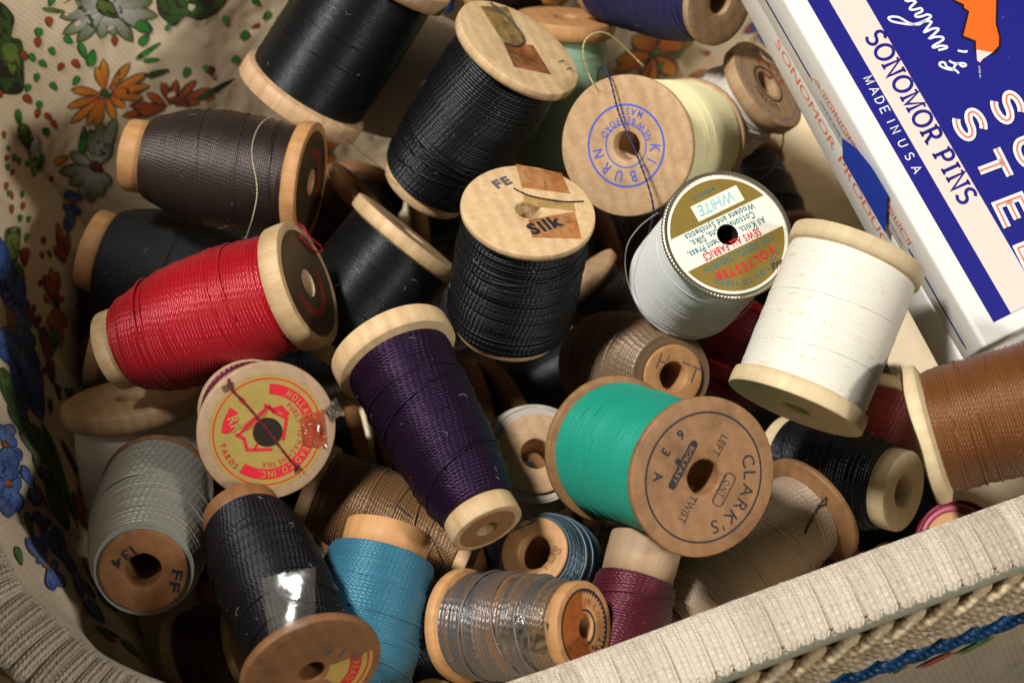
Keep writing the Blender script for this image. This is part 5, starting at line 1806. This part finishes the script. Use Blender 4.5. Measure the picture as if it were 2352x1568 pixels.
bp.put('script_lettering', join2(*[ribbon([(q.x, q.y) for q in catmull([(*bp.top(*zz_(*p_)), 0) for p_ in st], 3)], .05) for st in sc_pts]), WHITE_PRINT)
arm = [(1110, -40), (1120, 5), (1195, 40), (1195, 68), (1238, 95), (1190, 290), (1290, 330), (1292, 402), (1420, 425), (1470, 370), (1472, 300), (1445, 200), (1450, -40)]
arm_t = [bp.top(*zz_(*q)) for q in arm]


def fill_poly(pts):
    from mathutils.geometry import tessellate_polygon
    tr = tessellate_polygon([[Vector((q[0], q[1], 0)) for q in pts]])
    return list(pts), [tuple(t) for t in tr]


bp.put('emblem_outline', ribbon(arm_t, .10), BLACK_PRINT)
bp.put('emblem', fill_poly(arm_t), ORANGE_PRINT)
bp.put('emblem_tip', fill_poly([bp.top(*zz_(*q)) for q in ((1292, 402), (1420, 425), (1340, 480), (1322, 505), (1298, 490))]), PINK_PRINT)
bp.put('tiny_lettering', bp.line('DBA.', zz_(1308, 535), zz_(1318, 640), .035), WHITE_PRINT)


def inline(txt, a, b, cap):
    for wf, mt in ((.30, WHITE_PRINT), (.075, SALMON_PRINT)):
        bp.put('steel_lettering' if mt is WHITE_PRINT else 'lettering_inline', bp.strokes(txt, a, b, cap, wf, gap=.42), mt)


inline('STEEL', zz_(1095, 930), (2410, 720), .60)
inline('SUPER', zz_(1395, 790), (2520, 720), .60)
# side print
sd = bp.side
L0, L1 = sd(1892, 205), sd(1962, 330)


def side_line(txt, a, b, cap, **kw):
    p0, p1 = sd(*a), sd(*b); d = (p1[0] - p0[0], p1[1] - p0[1])
    return line_text(txt, p0[0], p0[1], cap, math.atan2(d[1], d[0]), align='l', width=math.hypot(*d), **kw)


# the wall runs along -y as one reads it, so the print is mirrored back into place
yy = lambda x, y: sd(x, y)[0]
midz = -TH * .52


def side_put(name, txt, ya, yb2, z, cap, mat):
    v, f = line_text(txt, 0, 0, cap, 0, align='l', width=abs(yb2 - ya))
    v = [(ya - p_[0], z + p_[1]) for p_ in v]
    e = .004 * bp.k; bp.k += 1
    mesh_obj(name, [(-e, p_[0], p_[1]) for p_ in v], f, mat, pin, smooth=False)


side_put('side_lettering', 'A', yy(1874, 175), yy(1886, 200), midz + .04, .16, SALMON_PRINT)
side_put('side_lettering', 'SONOMOR PRODUCT', yy(1893, 205), yy(2094, 560), midz + .04, .20, SALMON_PRINT)
side_put('side_lettering', 'WM PRYM INC CONN U.S.A', yy(1893, 222), yy(2080, 552), midz - .20, .07, NAVY_PRINT)
for a, b in (((1769, 0), (1872, 168)), ((2096, 566), (2216, 792))):
    bp.put('side_rule', rect(yy(*b) if False else min(yy(*a), yy(*b)), midz - .03, max(yy(*a), yy(*b)) if a[1] else LEN - .2, midz + .035), NAVY_PRINT, 'side')
BLUE_PAPER = m_plain('blue_paper', srgb(36, 64, 176), .7, .3, wear=.35, wscale=700)
tp = [sd(*q) for q in ((1942, 313), (1976, 338), (2010, 380), (2046, 441), (2030, 543), (2012, 535), (1937, 369))]
tv, tf = poly2(tp)
e = .004 * bp.k + .012
mesh_obj('torn_paper', [(-e, q[0], max(-TH + .02, min(-.02, q[1]))) for q in tv], [q[::-1] for q in tf], BLUE_PAPER, pin, smooth=False)

# a second box of the same kind under the first
O2 = BORG - bn_ * (TH + .06) + bv_ * .0 - BU_ * .1
R2 = BROT @ Matrix.Rotation(rad(-1.5), 3, 'Z')
pin2 = thing('pin_box', 'second white pin box lying underneath the navy lidded one', 'box', O2, None, R2)
round_box(WID, LEN, TH, .10, 'box_body', pin2)
bp2 = BoxPrint(pin2, Matrix.Translation(O2) @ R2.to_4x4())
bp2.put('navy_panel', rect(.5, .3, WID - .5, LEN - .3), NAVY_PRINT)
v, f = line_text('SONOMOR PRODUCT', 0, 0, .28, 0, align='l', width=5.6)
mesh_obj('side_lettering', [(-.006, 8.4 - p_[0], -TH * .52 + p_[1]) for p_ in v], f, SALMON_PRINT, pin2, smooth=False)
